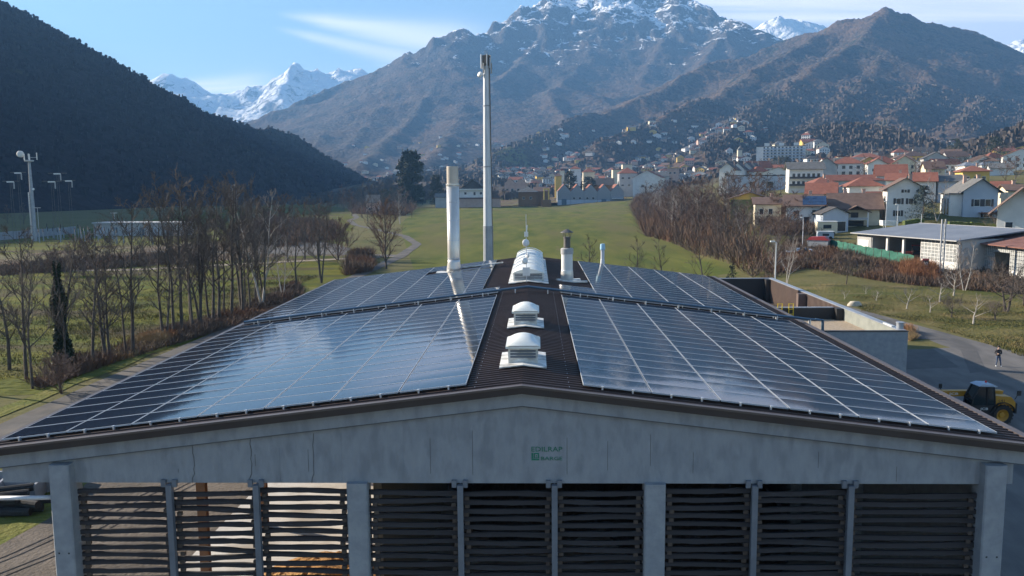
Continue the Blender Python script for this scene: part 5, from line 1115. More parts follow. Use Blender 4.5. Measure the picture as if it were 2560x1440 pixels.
def house(label, px0, px1, ye, yr, Y, kind, dep, wm, rm, rz=0, wins=(), ov=.6, chim=1, group=None, name='house', base=None, cat='house', front=None, side=0, shut=None):
    w = (px1 - px0) * Y / 2120; x = pixY((px0 + px1) / 2, 500, Y).x; yc = Y + dep / 2 * math.cos(rz); z0 = float(T(x, Y)) if base is None else pixY(px0, base, Y).z
    h0 = max(2.4, pixY(px0, ye, Y).z - z0); h1 = max(h0 + .8, pixY(px0, yr, Y + dep / 2).z - z0)
    t = thing(name, (x, yc, z0), label, cat, group, rz=rz)
    wall_solid(w, dep, h0, h1, kind).build('wall', wm, t); rf = roof_prism(w, dep, h0, h1, ov, kind).build('roof', rm, t)
    if front: MB().box(-w / 2 + .1, w / 2 - .1, -dep / 2 - .03, -dep / 2 - .002, -1, h0 - .2).build('front_wall', front, t)
    for k in range(chim):
        cx = w * (.22 - .4 * k); MB().box(cx - .35, cx + .35, dep * .1, dep * .1 + .6, h0, h1 + .9).box(cx - .45, cx + .45, dep * .1 - .1, dep * .1 + .7, h1 + .9, h1 + 1.05).build('chimney', 'plaster_pink', rf)
    for (fx, fz, ww, hh) in wins: win(t, fx * w, fz * h0, ww, hh, -1, -dep / 2 - (.035 if front else 0), shut=shut)
    for k in range(side): win(t, -dep / 2 + dep * (k + 1) / (side + 1), h0 * .55, 1.0, 1.3, 's', -w / 2)
    t['h0'] = h0; t['h1'] = h1; t['w'] = w
    return t, w, h0, h1
VG = 'villas on the slope'
house('olive-fronted house with yellow sunny wall behind the thicket', 1842, 1936, 497, 481, 212, 'y', 12, 'plaster_yellow', 'tile_brown', R(-14), [(-.2, .1, 1.2, 1.4), (.2, .5, 1.0, 1.2)], group=VG, front='plaster_olive', side=3)
house('small cream house with brown porch roof beside the olive-fronted house', 1898, 1960, 510, 494, 205, 'x', 9, 'plaster_cream', 'tile_brown', R(-10), [(-.25, .45, .9, 1.3), (.1, .45, .9, 1.3)], group=VG, side=2)
t, w, h0, h1 = house('white house carrying blue solar panels on its brown roof', 1983, 2062, 512, 488, 197, 'x', 9, 'plaster_white', 'tile_brown', R(-16), [(-.2, .5, 1.1, 1.3), (.1, .1, 1.4, 2.0), (.33, .55, .9, 1.2)], group=VG, ov=.9, side=1)
sl_ = math.atan2(h1 - h0, 4.5)
for i in range(5):
    for j in range(3):
        o = link('roof_panel', MB().box(0, 1.0, 0, 1.45, 0, .04).mesh('roof_panel', 'blue_panel') if (i, j) == (0, 0) and not mat('blue_panel', (0.03, 0.06, 0.13), rough=.12) is None else bpy.data.meshes['roof_panel'], t)
        o.location = (w * .02 + i * 1.04 - .3, -4.9 + j * 1.5 * math.cos(sl_), h0 - .2 + j * 1.5 * math.sin(sl_) + .2); o.rotation_euler = (sl_, 0, 0)
t, w, h0, h1 = house('white chalet with bright sunny gable and deep porch', 2098, 2208, 518, 484, 197, 'x', 9.5, 'plaster_cream', 'tile_brown', R(-14), [(-.38, .55, .9, 1.2)], group=VG, ov=1.0, chim=2, side=0)
q = MB(); a = 2.6; q.prism([(-a - .5, h0 * .72), (0, h0 * 1.06), (a + .5, h0 * .72), (a + .5, h0 * .72 + .16), (0, h0 * 1.06 + .16), (-a - .5, h0 * .72 + .16)], -7.6, -3.5); q.build('porch_roof', 'tile_brown', t)
for s in (-1, 1): MB().box(s * 2.4 - .15, s * 2.4 + .15, -7.2, -6.9, -1, h0 * .74).build('porch_post', 'plaster_white', t)
b = MB().box(-2.3, 2.3, -7.2, -4.76, h0 * .34, h0 * .37).build('balcony', 'plaster_white', t); MB().box(-2.3, 2.3, -7.25, -7.2, h0 * .37, h0 * .47).build('balcony_rail', 'plaster_grey', b)
MB().box(-1.0, .6, -4.80, -4.752, h0 * .38, h0 * .72).build('balcony_door', 'shutter', t); MB().box(-1.8, 1.8, -4.80, -4.752, 0, h0 * .28).build('garage_door', 'pane', t)
house('grey garage with dark low gable between white houses', 2060, 2122, 533, 518, 190, 'y', 7, 'plaster_blue', 'tile_dark', 0, [(.18, .05, 2.4, 2.1)], chim=0, group=VG, name='garage', cat='garage')
house('square white house with hipped orange-red roof', 2130, 2206, 465, 442, 258, 'hip', 9, 'plaster_white', 'tile_red', R(-8), [(-.3, .3, 1.0, 1.5), (.05, .3, 1.0, 1.5), (.32, .3, 1.0, 1.5)], ov=1.0, chim=0, group=VG)
house('low red-roofed annex in front of the hipped house', 2174, 2206, 492, 480, 205, 'x', 5, 'plaster_white', 'tile_red', 0, [(0, .2, 1, 1.2)], chim=0, group=VG)
house('house with weathered orange tile roof and white lit gable', 2034, 2098, 482, 458, 262, 'x', 10, 'plaster_white', 'tile_red', R(-20), [(.1, .2, 1.2, 1.3)], ov=.9, group=VG, side=1)
house('small hipped red roof peeking above the weathered tile house', 2036, 2086, 457, 443, 300, 'hip', 9, 'plaster_grey', 'tile_red', 0, (), group=VG)
house('long low building with dull red roof across the slope', 2072, 2208, 451, 438, 330, 'x', 9, 'plaster_grey', 'tile_red', 0, (), chim=0, group=VG, name='long_building')
t, w, h0, h1 = house('three-storey white house with grey roof and balconies', 1978, 2058, 421, 406, 350, 'x', 10, 'plaster_white', 'tile_grey', R(-9), [(-.36 + .145 * i, .62, 1.1, 1.6) for i in range(6)] + [(-.36 + .145 * i, .30, 1.1, 1.6) for i in range(6)], ov=1.0, chim=2, group=VG, side=2)
for f in (.27, .57):
    b = MB().box(-w / 2, w / 2, -6.3, -5.02, h0 * f - .1, h0 * f).build('balcony', 'white_paint', t); MB().box(-w / 2, w / 2, -6.33, -6.28, h0 * f, h0 * f + .8).build('balcony_rail', 'tile_dark', b)
t, w, h0, h1 = house('long flat-roofed factory with pale corrugated sunny end', 1828, 1968, 440, 433, 390, 'flat', 14, 'plaster_grey', 'tile_dark', R(-16), [(-.05, .2, 2.4, 3), (.25, .2, 2.4, 3)], chim=0, ov=.2, group=VG, name='factory', cat='factory', front='plaster_blue')
for k in range(7): MB().box(-w / 2 - .12, -w / 2 - .01, -6.4 + k * 1.85, -5.1 + k * 1.85, -1, h0 - .4).build('cladding_panel', 'white_sheet', t)
for i, (a, b, ye, yr, Y) in enumerate([(1812, 1850, 424, 408, 470), (1840, 1872, 422, 408, 490), (1862, 1893, 421, 407, 500), (1882, 1906, 420, 408, 510)]):
    house(f'white row house with dark roof, {ordn[i]} from the slim conifer', a, b, ye, yr, Y, 'y', 16, 'plaster_white', 'tile_dark', R(-24), [(-.15, .5, 1.2, 1.4), (.2, .5, 1.2, 1.4)], group='row houses with dark roofs')
house('house with tall plain grey gable below the apartment block', 2052, 2098, 412, 396, 440, 'y', 14, 'plaster_grey', 'tile_dark', R(-22), (), group=VG)
house('dark-roofed house behind the tall grey gable', 2098, 2134, 410, 398, 470, 'x', 12, 'plaster_grey', 'tile_dark', R(-10), (), group=VG)
house('big steep red roof with white lit gable end', 2203, 2272, 438, 412, 330, 'x', 11, 'plaster_white', 'tile_red', R(-18), [(.1, .4, 1.0, 1.2)], group=VG, side=1)
house('white house with maroon gable and balcony rows', 2178, 2222, 410, 398, 390, 'y', 10, 'plaster_white', 'tile_brown', R(-20), [(-.2, .6, 1.1, 1.3), (.2, .6, 1.1, 1.3), (-.2, .2, 1.1, 1.3), (.2, .2, 1.1, 1.3)], group=VG, side=2)
house('white and brick house under the poplar row', 2238, 2282, 396, 385, 470, 'hip', 11, 'plaster_white', 'tile_brown', R(-10), [(-.3, .5, 1.1, 1.4), (.0, .5, 1.1, 1.4), (.3, .5, 1.1, 1.4)], group=VG)
house('pink-walled house touching the white and brick house', 2256, 2280, 404, 396, 440, 'x', 8, 'plaster_pink', 'tile_brown', 0, (), group=VG)
house('pale house with dark shutters behind the blue cedar', 2240, 2322, 470, 446, 194, 'y', 11, 'plaster_white', 'tile_brown', R(-17), [(-.18, .50, .9, 1.2), (.16, .50, .9, 1.2), (-.18, .12, .9, 1.2), (.0, .86, .5, .6)], ov=.9, group=VG, shut='shutter', side=2)
house('white dormered house with rust roof above the shuttered house', 2232, 2272, 450, 434, 250, 'x', 9, 'plaster_white', 'tile_red', R(-25), [(0, .4, 1, 1)], group=VG, side=1)
house('white house with orange roof behind the birch', 2302, 2350, 452, 432, 245, 'x', 9, 'plaster_white', 'tile_red', R(-22), [(0, .3, 1, 1.2)], group=VG, side=1)
t, w, h0, h1 = house('house with grey roof and dark skylight panels beside the birch', 2352, 2412, 453, 438, 245, 'x', 9, 'plaster_blue', 'tile_grey', R(-8), [(.2, .3, 1, 1.2)], group=VG)
for i in range(4): MB().box(-w * .3 + i * 1.5, -w * .3 + i * 1.5 + 1.4, -4.3, -2.2, 0, .05).build('roof_panel', 'blue_panel', t, (0, 0, h0 + .12)).rotation_euler = (math.atan2(h1 - h0, 4.5) * .9, 0, 0)
t, w, h0, h1 = house('large pale blue gabled villa with two shuttered windows', 2424, 2502, 476, 448, 195, 'y', 12, 'plaster_blue', 'tile_grey', R(-10), [(-.10, .42, 1.1, 1.5), (.22, .42, 1.1, 1.5), (.20, .02, 1.2, 1.1)], ov=.9, chim=2, group=VG, shut='shutter', side=2)
MB().prism([(-w * .05, 1.0), (w * .5, 1.0), (w * .5, 1.15), (-w * .05, 1.15)], -8.6, -6.1).build('porch_roof', 'tile_red', t)
MB().box(-w / 2 - 2.6, -w / 2 - .02, -5.2, 2, -1, h0 * .86).build('sunny_wing', 'plaster_white', t); MB().box(-w / 2 - 3.0, -w / 2 - .02, -5.7, 2.4, h0 * .862, h0 * .90).build('wing_roof', 'tile_grey', t)
for k in range(3): MB().box(-w / 2 - 2.63, -w / 2 - 2.601, -4.6 + k * 2.1, -3.2 + k * 2.1, h0 * .1, h0 * .7).build('wing_window', 'pane', t)
house('small house with bright orange roof beside the pale blue villa', 2502, 2538, 474, 454, 222, 'x', 8, 'plaster_pink', 'tile_red', R(-20), (), chim=0, group=VG)
house('white villa with deep white eaves above the right shed', 2536, 2640, 520, 470, 166, 'y', 10, 'plaster_white', 'tile_brown', R(-28), [(-.25, .4, 1.2, 1.5), (-.25, .02, 1.2, 1.5)], ov=1.6, group=VG, side=2)
house('cream cottage between the white villa and the orange roof', 2528, 2566, 476, 462, 200, 'x', 7, 'plaster_cream', 'tile_brown', R(-10), (), group=VG)
house('yellow villa with red hipped roof on the upper slope', 2414, 2474, 428, 414, 330, 'hip', 11, 'plaster_yellow', 'tile_red', R(-12), [(-.3, .3, 1.2, 1.6), (0, .3, 1.2, 1.6), (.3, .3, 1.2, 1.6)], ov=1.0, group=VG, side=2)
house('white bungalow with pale blue roof above the yellow villa', 2408, 2440, 414, 405, 400, 'hip', 9, 'plaster_white', 'sheet_grey', 0, [(0, .3, 1.2, 1.4)], group=VG)
house('second pale-roofed bungalow above the yellow villa', 2450, 2482, 412, 404, 420, 'hip', 9, 'plaster_white', 'sheet_grey', 0, [(0, .3, 1.2, 1.4)], group=VG)
house('brown-roofed pale house under the ochre meadow patch', 2318, 2362, 421, 404, 370, 'x', 9, 'plaster_cream', 'tile_brown', R(-12), [(-.3, .3, 1, 1.5), (0, .3, 1, 1.5)], group=VG, side=1)
house('grey-roofed house at the upper end of the villas', 2484, 2536, 420, 408, 400, 'x', 10, 'plaster_white', 'tile_grey', R(-20), (), group=VG, side=1)
house('brick house on the near hill at the picture edge', 2534, 2576, 388, 374, 500, 'hip', 10, 'plaster_pink', 'tile_grey', R(-10), [(-.2, .3, 1.2, 1.5), (.2, .3, 1.2, 1.5)], group=VG)
house('wide maroon-roofed house left of the poplar row', 2136, 2206, 394, 383, 560, 'hip', 14, 'plaster_pink', 'tile_red', R(-8), [(-.3, .4, 1.4, 1.6), (0, .4, 1.4, 1.6), (.3, .4, 1.4, 1.6)], group=VG)
house('orange and cream block beside the apartment building', 2096, 2134, 392, 381, 600, 'flat', 12, 'plaster_cream', 'tile_red', R(-12), [(-.3, .3, 1.4, 1.6), (.2, .3, 1.4, 1.6)], group=VG, chim=0)
house('small orange hipped roof below the maroon-roofed house', 2112, 2142, 403, 394, 520, 'hip', 10, 'plaster_pink', 'tile_red', 0, (), group=VG)
# apartment block
Y = 830; x0, x1 = pixY(1892, 400, Y).x, pixY(2010, 400, Y).x; zb = float(T((x0 + x1) / 2, Y)) - 1; H = pixY(1950, 366, Y).z - zb; Wd = x1 - x0
t = thing('apartment_block', ((x0 + x1) / 2, Y, zb), 'long white seven-storey apartment block above the villas', 'building', rz=R(-18))
MB().box(-Wd / 2, Wd / 2, 0, 13, -4, H).build('wall', 'plaster_white', t)
for k in range(3): MB().box(-Wd * .34 + k * Wd * .30, -Wd * .24 + k * Wd * .30, 2, 8, H, H + 3.5).build('roof_house', 'plaster_white', t)
MB().box(-Wd / 2 - .3, Wd / 2 + .3, -.3, 13.3, H + .01, H + .5).build('roof', 'tile_dark', t)
for f in range(6):
    z = H * (f + .35) / 6.3
    MB().box(-Wd * .36, Wd / 2 - .5, -1.2, -.01, z - .25, z + .85).build('balcony', 'plaster_blue', t)
    for k in range(11): MB().box(-Wd * .36 + k * Wd * .076, -Wd * .36 + k * Wd * .076 + 1.8, -.06, -.004, z + .86, z + 2.2).build('window', 'pane', t)
for k in range(6): MB().box(-Wd * .365 + k * Wd * .15, -Wd * .365 + k * Wd * .15 + .7, -1.4, -1.21, -2, H - .3).build('stair_fin', 'plaster_white', t)
# saw-tooth sheds
Y = 625; SG = 'saw-tooth factory bays'
for i in range(5):
    a, b = 1394 + i * 33.2, 1394 + (i + 1) * 33.2 - .8
    t, w, h0, h1 = house(f'grey saw-tooth factory bay with red roof slope, {ordn[i]} from the green field corner', a, b, 479, 461, Y, 'y', 26, 'concrete_plain', 'tile_dark', 0, [(-.25, .42, 1.6, 1.4), (.2, .42, 1.6, 1.4)] if i in (1, 2) else [], ov=.05, chim=0, group=SG, name='factory_bay', cat='factory', base=512)
    q = MB(); q.add([(-w / 2, -13.1, h0 + .22), (0, -13.1, h1 + .22), (0, 13, h1 + .22), (-w / 2, 13, h0 + .22)], [(0, 1, 2, 3)]); q.build('red_roof_slope', 'tile_red', t)
    MB().box(-w / 2 + .05, w / 2 - .05, -13.06, -13.01, -1, h0 * .36).build('painted_base', 'plaster_blue', t)
    if i in (0, 3): MB().box(-1.8, 1.8, -13.12, -13.065, -.5, 4.2).build('door', 'blue_metal', t)
    if i == 4: MB().box(-4, 4, -15.5, -13.07, 4.4, 4.7).build('canopy', 'white_paint', t)
# farm buildings at the field end
t, w, h0, h1 = house('white chalet farmhouse with dark timber gable at the field end', 1149, 1216, 474, 448, 600, 'y', 18, 'plaster_white', 'tile_dark', 0, [(-.28, .72, 1.6, 1.6), (.06, .68, 1.5, 2.2), (.3, .72, 1.6, 1.6)], ov=1.6, group='farm at the field end')
q = MB(); q.add([(-w / 2, -9.04, h0), (w / 2, -9.04, h0), (0, -9.04, h1 - .2)], [(0, 1, 2)]); q.build('timber_gable', 'tile_dark', t); MB().box(-w / 2 - 1, w / 2 + 1, -10.6, -9.01, h0 * .98, h0 * 1.04).build('balcony', 'white_paint', t)
MB().box(-w / 2 - 1, w / 2 + 10, -12.5, -9.02, -1, h0 * .48).build('brick_barn', 'plaster_pink', t); MB().box(-w / 2 - 1.5, w / 2 + 10.5, -13.2, -9.03, h0 * .481, h0 * .55).build('barn_roof', 'tile_brown', t)
house('low grey shed beside the steel flue at the field end', 1088, 1124, 493, 484, 590, 'x', 10, 'plaster_grey', 'tile_grey', 0, (), chim=0, group='farm at the field end', name='shed', cat='shed')
house('timber house with grey hipped roof behind parked cars', 1296, 1340, 480, 466, 610, 'hip', 12, 'wood_house', 'tile_grey', 0, [(-.2, .5, 1.6, 1.6), (.2, .5, 1.6, 1.6)], ov=1.5, group='farm at the field end')
house('brown timber barn beside the hipped timber house', 1336, 1374, 478, 468, 620, 'x', 12, 'wood_house', 'tile_brown', 0, (), group='farm at the field end')
t = thing('timber_tower', (pixY(1366, 500, 590).x, 590, 0), 'narrow yellow timber tower before the saw-tooth sheds', 'tower'); MB().box(-3.2, 3.2, -2, 2, 0, 5.2).build('base_room', 'wood_house', t)
for s in (-1, 1): MB().box(s * 1.6 - .4, s * 1.6 + .4, -2, 2, 5.2, 12).build('tower_leg', 'plaster_yellow', t)
MB().box(-2.1, 2.1, -2.1, 2.1, 12.0, 12.9).build('tower_head', 'plaster_yellow', t)
for i, px in enumerate((1262, 1289)):
    house(f'pinkish gabled hall, {ordn[i]} of the twin gables behind the mast', px, px + 27, 458, 446, 760, 'y', 18, 'plaster_pink', 'tile_brown', 0, [(-.25, .3, 2, 3), (.2, .3, 2, 3)], ov=.3, chim=0, group='twin gabled halls', name='hall', cat='hall')
house('four-storey grey block with red roof left of the field thicket', 1548, 1592, 433, 419, 680, 'hip', 16, 'plaster_grey', 'tile_red', 0, [(-.3, .75, 2, 1.5), (.05, .75, 2, 1.5), (-.3, .45, 2, 1.5), (.05, .45, 2, 1.5), (-.3, .15, 2, 1.5)], chim=0, group='houses before the town', side=3)
house('wide white gabled house with orange roof slope behind the thicket', 1592, 1662, 444, 427, 640, 'y', 22, 'plaster_white', 'tile_red', R(-16), [(.15, .5, 2, 1.6), (-.15, .5, 2, 1.6)], group='houses before the town')
house('grey-roofed house behind the wide white gable', 1640, 1672, 440, 430, 690, 'x', 12, 'plaster_grey', 'tile_grey', 0, (), group='houses before the town')
house('cream building with long flat roof below the town', 1532, 1566, 424, 417, 760, 'flat', 14, 'plaster_cream', 'tile_red', 0, (), chim=0, group='houses before the town')
house('dark timber barn complex behind the saw-tooth sheds', 1482, 1535, 462, 446, 680, 'x', 16, 'wood_house', 'tile_dark', 0, (), group='houses before the town', name='barn', cat='barn')
house('red-roofed cream house above the saw-tooth sheds', 1458, 1486, 430, 420, 780, 'hip', 12, 'plaster_cream', 'tile_red', 0, [(0, .4, 2, 1.6)], group='houses before the town')
house('white house with red hipped roof at the town edge', 1424, 1452, 422, 415, 820, 'hip', 12, 'plaster_white', 'tile_red', 0, (), group='houses before the town')
house('yellow house by the olive evergreen', 1388, 1404, 440, 432, 700, 'hip', 9, 'plaster_yellow', 'tile_brown', 0, (), group='houses before the town')
house('orange apartment house with yellow balconies right of the town', 1672, 1698, 420, 404, 820, 'flat', 14, 'plaster_pink', 'plaster_yellow', R(-15), [(-.2, .3, 2, 1.6), (-.2, .65, 2, 1.6), (.2, .65, 2, 1.6)], chim=0, group='houses before the town')
house('big yellow municipal block with roof box in the town', 1556, 1580, 411, 403, 980, 'flat', 14, 'plaster_cream', 'tile_grey', 0, [(-.2, .5, 2, 2), (.2, .5, 2, 2)], chim=1, group='houses before the town')
t = thing('church_tower', grounded(1846, 1050), 'yellow church tower standing over the town roofs', 'tower'); MB().box(-2.5, 2.5, -2.5, 2.5, -2, 15).build('shaft', 'plaster_cream', t); MB().prism([(-3, 15), (3, 15), (0, 19)], -3, 3).build('roof', 'tile_grey', t)
t = thing('church_tower', grounded(1405, 1000), 'pale church tower beside a long white roof in the town', 'tower'); MB().box(-2.5, 2.5, -2.5, 2.5, -2, 17).build('shaft', 'plaster_cream', t); MB().prism([(-3, 17), (3, 17), (0, 20)], -3, 3).build('roof', 'tile_red', t)
# small houses of the town and the slopes
rr = random.Random(21); TINY = {}
WL = [('white', 'plaster_white')] * 5 + [ ('cream', 'plaster_cream'), ('yellow', 'plaster_yellow'), ('grey', 'plaster_grey'), ('pink', 'plaster_pink')]
RF = [('red', 'tile_red'), ('red', 'tile_red'), ('brown', 'tile_brown'), ('grey', 'tile_grey'), ('dark', 'tile_dark')]
def tiny(wn_, wm, rn, rm, kind, rw):
    key = (wn_, rn, kind)
    if key not in TINY:
        q = wall_solid(12, 10, 6, 9, kind); a = roof_prism(12, 10, 6, 9, .6, kind)
        q.add(a.v, a.f, 1)
        for f in range(2):
            for x in (-4, -1.3, 1.3, 4): q.box(x - .6, x + .6, -5.05, -4.99, 1 + f * 2.6, 2.4 + f * 2.6, 2)
        TINY[key] = q.mesh('town_house', [wm, rm, 'pane'])
    return TINY[key]
def town(n, pxr, Yr, where, group, sc=(.8, 1.3), mass=None):
    k = 0
    while k < n:
        px = rr.uniform(*pxr); Y = math.exp(rr.uniform(math.log(Yr[0]), math.log(Yr[1]))); x = pixY(px, 450, Y).x; z = float(GH(x, Y))
        if z > 150: continue
        a = rr.choice(WL); b = rr.choice(RF); kd = rr.choice(['x', 'y', 'hip'])
        if mass is not None:
            s = rr.uniform(*sc); A = rr.uniform(-.6, .3); ca, sa = math.cos(A), math.sin(A); wx = s * rr.uniform(.9, 1.5)
            for q, mi in ((wall_solid(12, 10, 6, 9, kd), WMI[a[1]]), (roof_prism(12, 10, 6, 9, .6, kd), WMI[b[1]])): mass.add([(x + p[0] * wx * ca - p[1] * s * sa, Y + p[0] * wx * sa + p[1] * s * ca, z + .3 + p[2] * s) for p in q.v], q.f, mi)
            k += 1; continue
        o = link('town_house', tiny(*a, *b, kd, 0), None, (x, Y, z + .3), rr.uniform(-.6, .3)); s = rr.uniform(*sc); o.scale = (s * rr.uniform(.9, 1.5), s, s * rr.uniform(.9, 1.3))
        tag(o, f'{a[0]} {"hip-roofed" if kd == "hip" else "gabled"} house with {b[0]} roof {where}', 'house', group); k += 1
town(150, (1235, 1880), (850, 1500), 'in the distant valley town', 'houses of the valley town', (.6, .95))
WMN = ['plaster_white', 'plaster_cream', 'plaster_yellow', 'plaster_grey', 'plaster_pink', 'tile_red', 'tile_brown', 'tile_grey', 'tile_dark']; WMI = {k: i for i, k in enumerate(WMN)}
far_town = MB(); town(190, (1235, 1880), (1400, 2500), '', '', (.6, .95), far_town); town(60, (860, 1260), (1500, 2500), '', '', (.5, .8), far_town)
o = far_town.build('distant_town', WMN); o['kind'] = 'stuff'; o['label'] = 'carpet of tiny far houses along the mountain foot'
town(30, (1250, 1900), (1500, 2300), 'on the slopes above the town', 'houses above the town', (.5, .8))
town(20, (860, 1260), (1500, 2500), 'on the foot of the snowy mountain', 'houses at the mountain foot', (.55, .85))
town(34, (1880, 2560), (420, 780), 'among the upper villas', 'small houses among the upper villas', (.7, 1.0))
town(22, (1650, 2560), (1000, 1700), 'high on the wooded slope', 'houses high on the wooded slope', (.4, .65))
town(10, (1935, 2080), (950, 1150), 'on the terraced knoll behind the apartment block', 'houses on the terraced knoll', (.8, 1.2))

# ------------------------------------------------------------------ sheds on the bank
t = thing('machine_shed', (60.6, 160, 2.0), 'open machine shed with wide grey sheet roof on the bank', 'shed', rz=math.atan2(-.952, .306))
q = MB(); q.add([(-.7, -1.0, 4.05), (24.6, -1.0, 4.05), (24.6, 14.4, 5.5), (-.7, 14.4, 5.5), (-.7, -1.0, 4.25), (24.6, -1.0, 4.25), (24.6, 14.4, 5.7), (-.7, 14.4, 5.7)], [(0, 3, 2, 1), (4, 5, 6, 7), (0, 1, 5, 4), (1, 2, 6, 5), (2, 3, 7, 6), (3, 0, 4, 7)]); q.build('roof', 'sheet_grey', t)
MB().box(-.8, 24.7, -1.1, -1.001, 4.08, 4.24).build('eave_gutter', 'plaster_grey', t); MB().box(-.8, 24.7, 14.401, 14.6, 5.5, 5.75).build('ridge_trim', 'plaster_grey', t)
MB().box(0, 3.8, -.1, .0, -.6, 3.95).build('board_wall', 'plaster_grey', t); MB().box(.4, 3.2, -.16, -.101, 0, 3.0).build('door', 'plaster_white', t)
MB().box(3.8, 4.0, .0, 13, -.6, 4.2).build('inner_wall', 'plaster_grey', t); MB().box(0, 24, 13, 13.2, -.6, 5.3).build('back_wall', 'tile_dark', t); MB().box(23.9, 24.1, 0, 13, -.6, 4.3).build('end_wall', 'plaster_grey', t)
for x in (8, 12): MB().box(x - .2, x + .2, -.2, .2, -.6, 4.05).build('post', 'plaster_white', t)
MB().box(16, 23.9, -.05, .05, -.6, .6).build('base_wall', 'plaster_white', t)
for i in range(10):
    for j in range(6):
        MB().box(16.1 + i * .78, 16.1 + i * .78 + .66, -.02, .02, .68 + j * .56, .68 + j * .56 + .46).build('glass_pane', 'glass_pale', t) if mat('glass_pale', (0.20, 0.22, 0.23), (0.40, 0.41, 0.40), 1.5, .3) else 0
for i in range(11): MB().box(16.0 + i * .78, 16.08 + i * .78, -.05, .05, .6, 4.0).build('glazing_bar', 'white_paint', t)
for j in range(7): MB().box(16, 23.9, -.045, .045, .6 + j * .56, .67 + j * .56).build('glazing_bar', 'white_paint', t)
t = thing('glazed_shed', (72.8, 142, 1.0), 'old shed with rusty roof and glazed lattice wall', 'shed', rz=math.atan2(-22, 2.2))
q = MB(); q.add([(-.8, -1.2, 4.5), (22, -1.2, 4.5), (22, 9, 5.9), (-.8, 9, 5.9), (-.8, -1.2, 4.65), (22, -1.2, 4.65), (22, 9, 6.05), (-.8, 9, 6.05)], [(0, 3, 2, 1), (4, 5, 6, 7), (0, 1, 5, 4), (1, 2, 6, 5), (2, 3, 7, 6), (3, 0, 4, 7)]); q.build('roof', 'sheet_rust', t)
MB().box(0, 22, 8, 8.2, -.5, 5.6).build('back_wall', 'tile_dark', t); MB().box(0, .2, .05, 8, -.5, 4.6).build('end_wall', 'plaster_grey', t)
for (a, b) in ((0, 5.4), (9.4, 13.2), (13.4, 22)): MB().box(a, b, -.05, .05, -.5, .9).build('base_wall', 'plaster_white', t)
for i in range(28):
    x = i * .47
    if 5.4 < x < 9.3: z0 = 3.5
    else: z0 = .92
    z = z0
    while z < 4.2:
        MB().box(x + .05, x + .44, -.015, .015, z, z + .5).build('glass_pane', 'glass_pale', t); z += .58
    MB().box(x, x + .05, -.03, .03, z0, 4.5).build('glazing_bar', 'white_paint', t)
MB().box(13.4, 22, -.03, .04, .9, 4.5).build('plain_wall', 'plaster_white', t)
# red tractor under the shed roof
def tractor(loc, rz):
    t = thing('tractor', loc, 'red tractor with roof parked under the machine shed', 'tractor', rz=rz)
    MB().prism([(-1.6, .7), (.6, .7), (.6, 1.3), (-1.5, 1.25)], -.4, .4).build('hood', 'red_machine', t); MB().box(.5, 1.7, -.7, .7, .8, 1.2).build('platform', 'dark_steel', t); MB().box(.3, 1.9, -.8, .8, 2.4, 2.52).build('roof', 'red_machine', t)
    for x in (.4, 1.8):
        for y in (-.7, .7): MB().tube([(x, y, 1.1), (x, y, 2.4)], .04, 5).build('roof_post', 'dark_steel', t)
    for x, r in ((-1.2, .45), (1.2, .8)):
        for y in (-.75, .75):
            MB().tube([(x, y - .18, r), (x, y + .18, r)], r, 18).build('wheel', 'rubber', t)
    return t
def shed_pt(s, d, z=2.0):
    u = Vector((.306, -.952, 0)); v = Vector((.952, .306, 0)); p = Vector((60.6, 160, z)) + u * s + v * d; return p
tractor(shed_pt(10, 3), R(-20))
shard_pile('firewood_pile', *shed_pt(14.6, 2.2)[:2], 2.0, 1.3, 1.3, 1.5, 110, (.06, .3), ['block_wood', 'wood_house'], 'stack of split firewood under the machine shed', 'firewood', 6)
t = thing('green_net_fence', grounded(2065, 165), 'green windbreak net fence below the machine shed', 'fence'); b0 = t.location.copy(); pts = [grounded(p, y) for p, y in ((2065, 165), (2095, 161), (2130, 157), (2170, 153), (2210, 150), (2250, 147), (2300, 143))]
q = MB(); V = []; F = []; cnt = 0; net = []
for a, b in zip(pts[:-1], pts[1:]):
    for k in range(6): net.append(a.lerp(b, k / 6))
for i, p in enumerate(net):
    w_ = math.sin(i * 1.3) * .05; V += [tuple(p - b0 + Vector((w_ * .5, w_, .1))), tuple(p - b0 + Vector((-w_, w_ * .4, 1.5))), tuple(p - b0 + Vector((w_, -w_, 2.1 + .08 * math.sin(i * 2.1))))]
    if i: F += [(3 * i - 3, 3 * i, 3 * i + 1, 3 * i - 2), (3 * i - 2, 3 * i + 1, 3 * i + 2, 3 * i - 1)]
q.add(V, F); q.build('net', 'net', t)
for i in range(0, len(net), 3): q = MB(); p = net[i] - b0; q.tube([tuple(p), tuple(p + Vector((0, 0, 2.3)))], .04, 5); q.build('stake', 'block_wood', t)
def lamp_post(px, Y, top, label, arm=0.0):
    p = grounded(px, Y); h = pixY(px, top, Y).z - p.z; t = thing('street_lamp', p, label, 'street lamp', 'street lamps'); MB().tube([(0, 0, 0), (0, 0, h)], [.09, .05], 8).build('pole', 'galv', t)
    q = MB(); q.tube([(0, 0, h), (-arm, 0, h + .1)], .04, 5); q.build('arm', 'galv', t); MB().box(-arm - .4, -arm + .1, -.14, .14, h + .05, h + .2).build('lamp_head', 'white_paint', t); return t
lamp_post(1944, 100, 606, 'grey lamp post rising behind the annex parapet', .3)
lamp_post(2217, 178, 505, 'slim lamp pole before the white garage', .1); lamp_post(2246, 178, 512, 'slim lamp pole beside the clipped yellow-green hedge', .1); lamp_post(2306, 176, 534, 'street lamp with long arm above the grey shed roof', 1.0); lamp_post(2010, 165, 545, 'thin street pole in front of the solar-roofed house', .1)
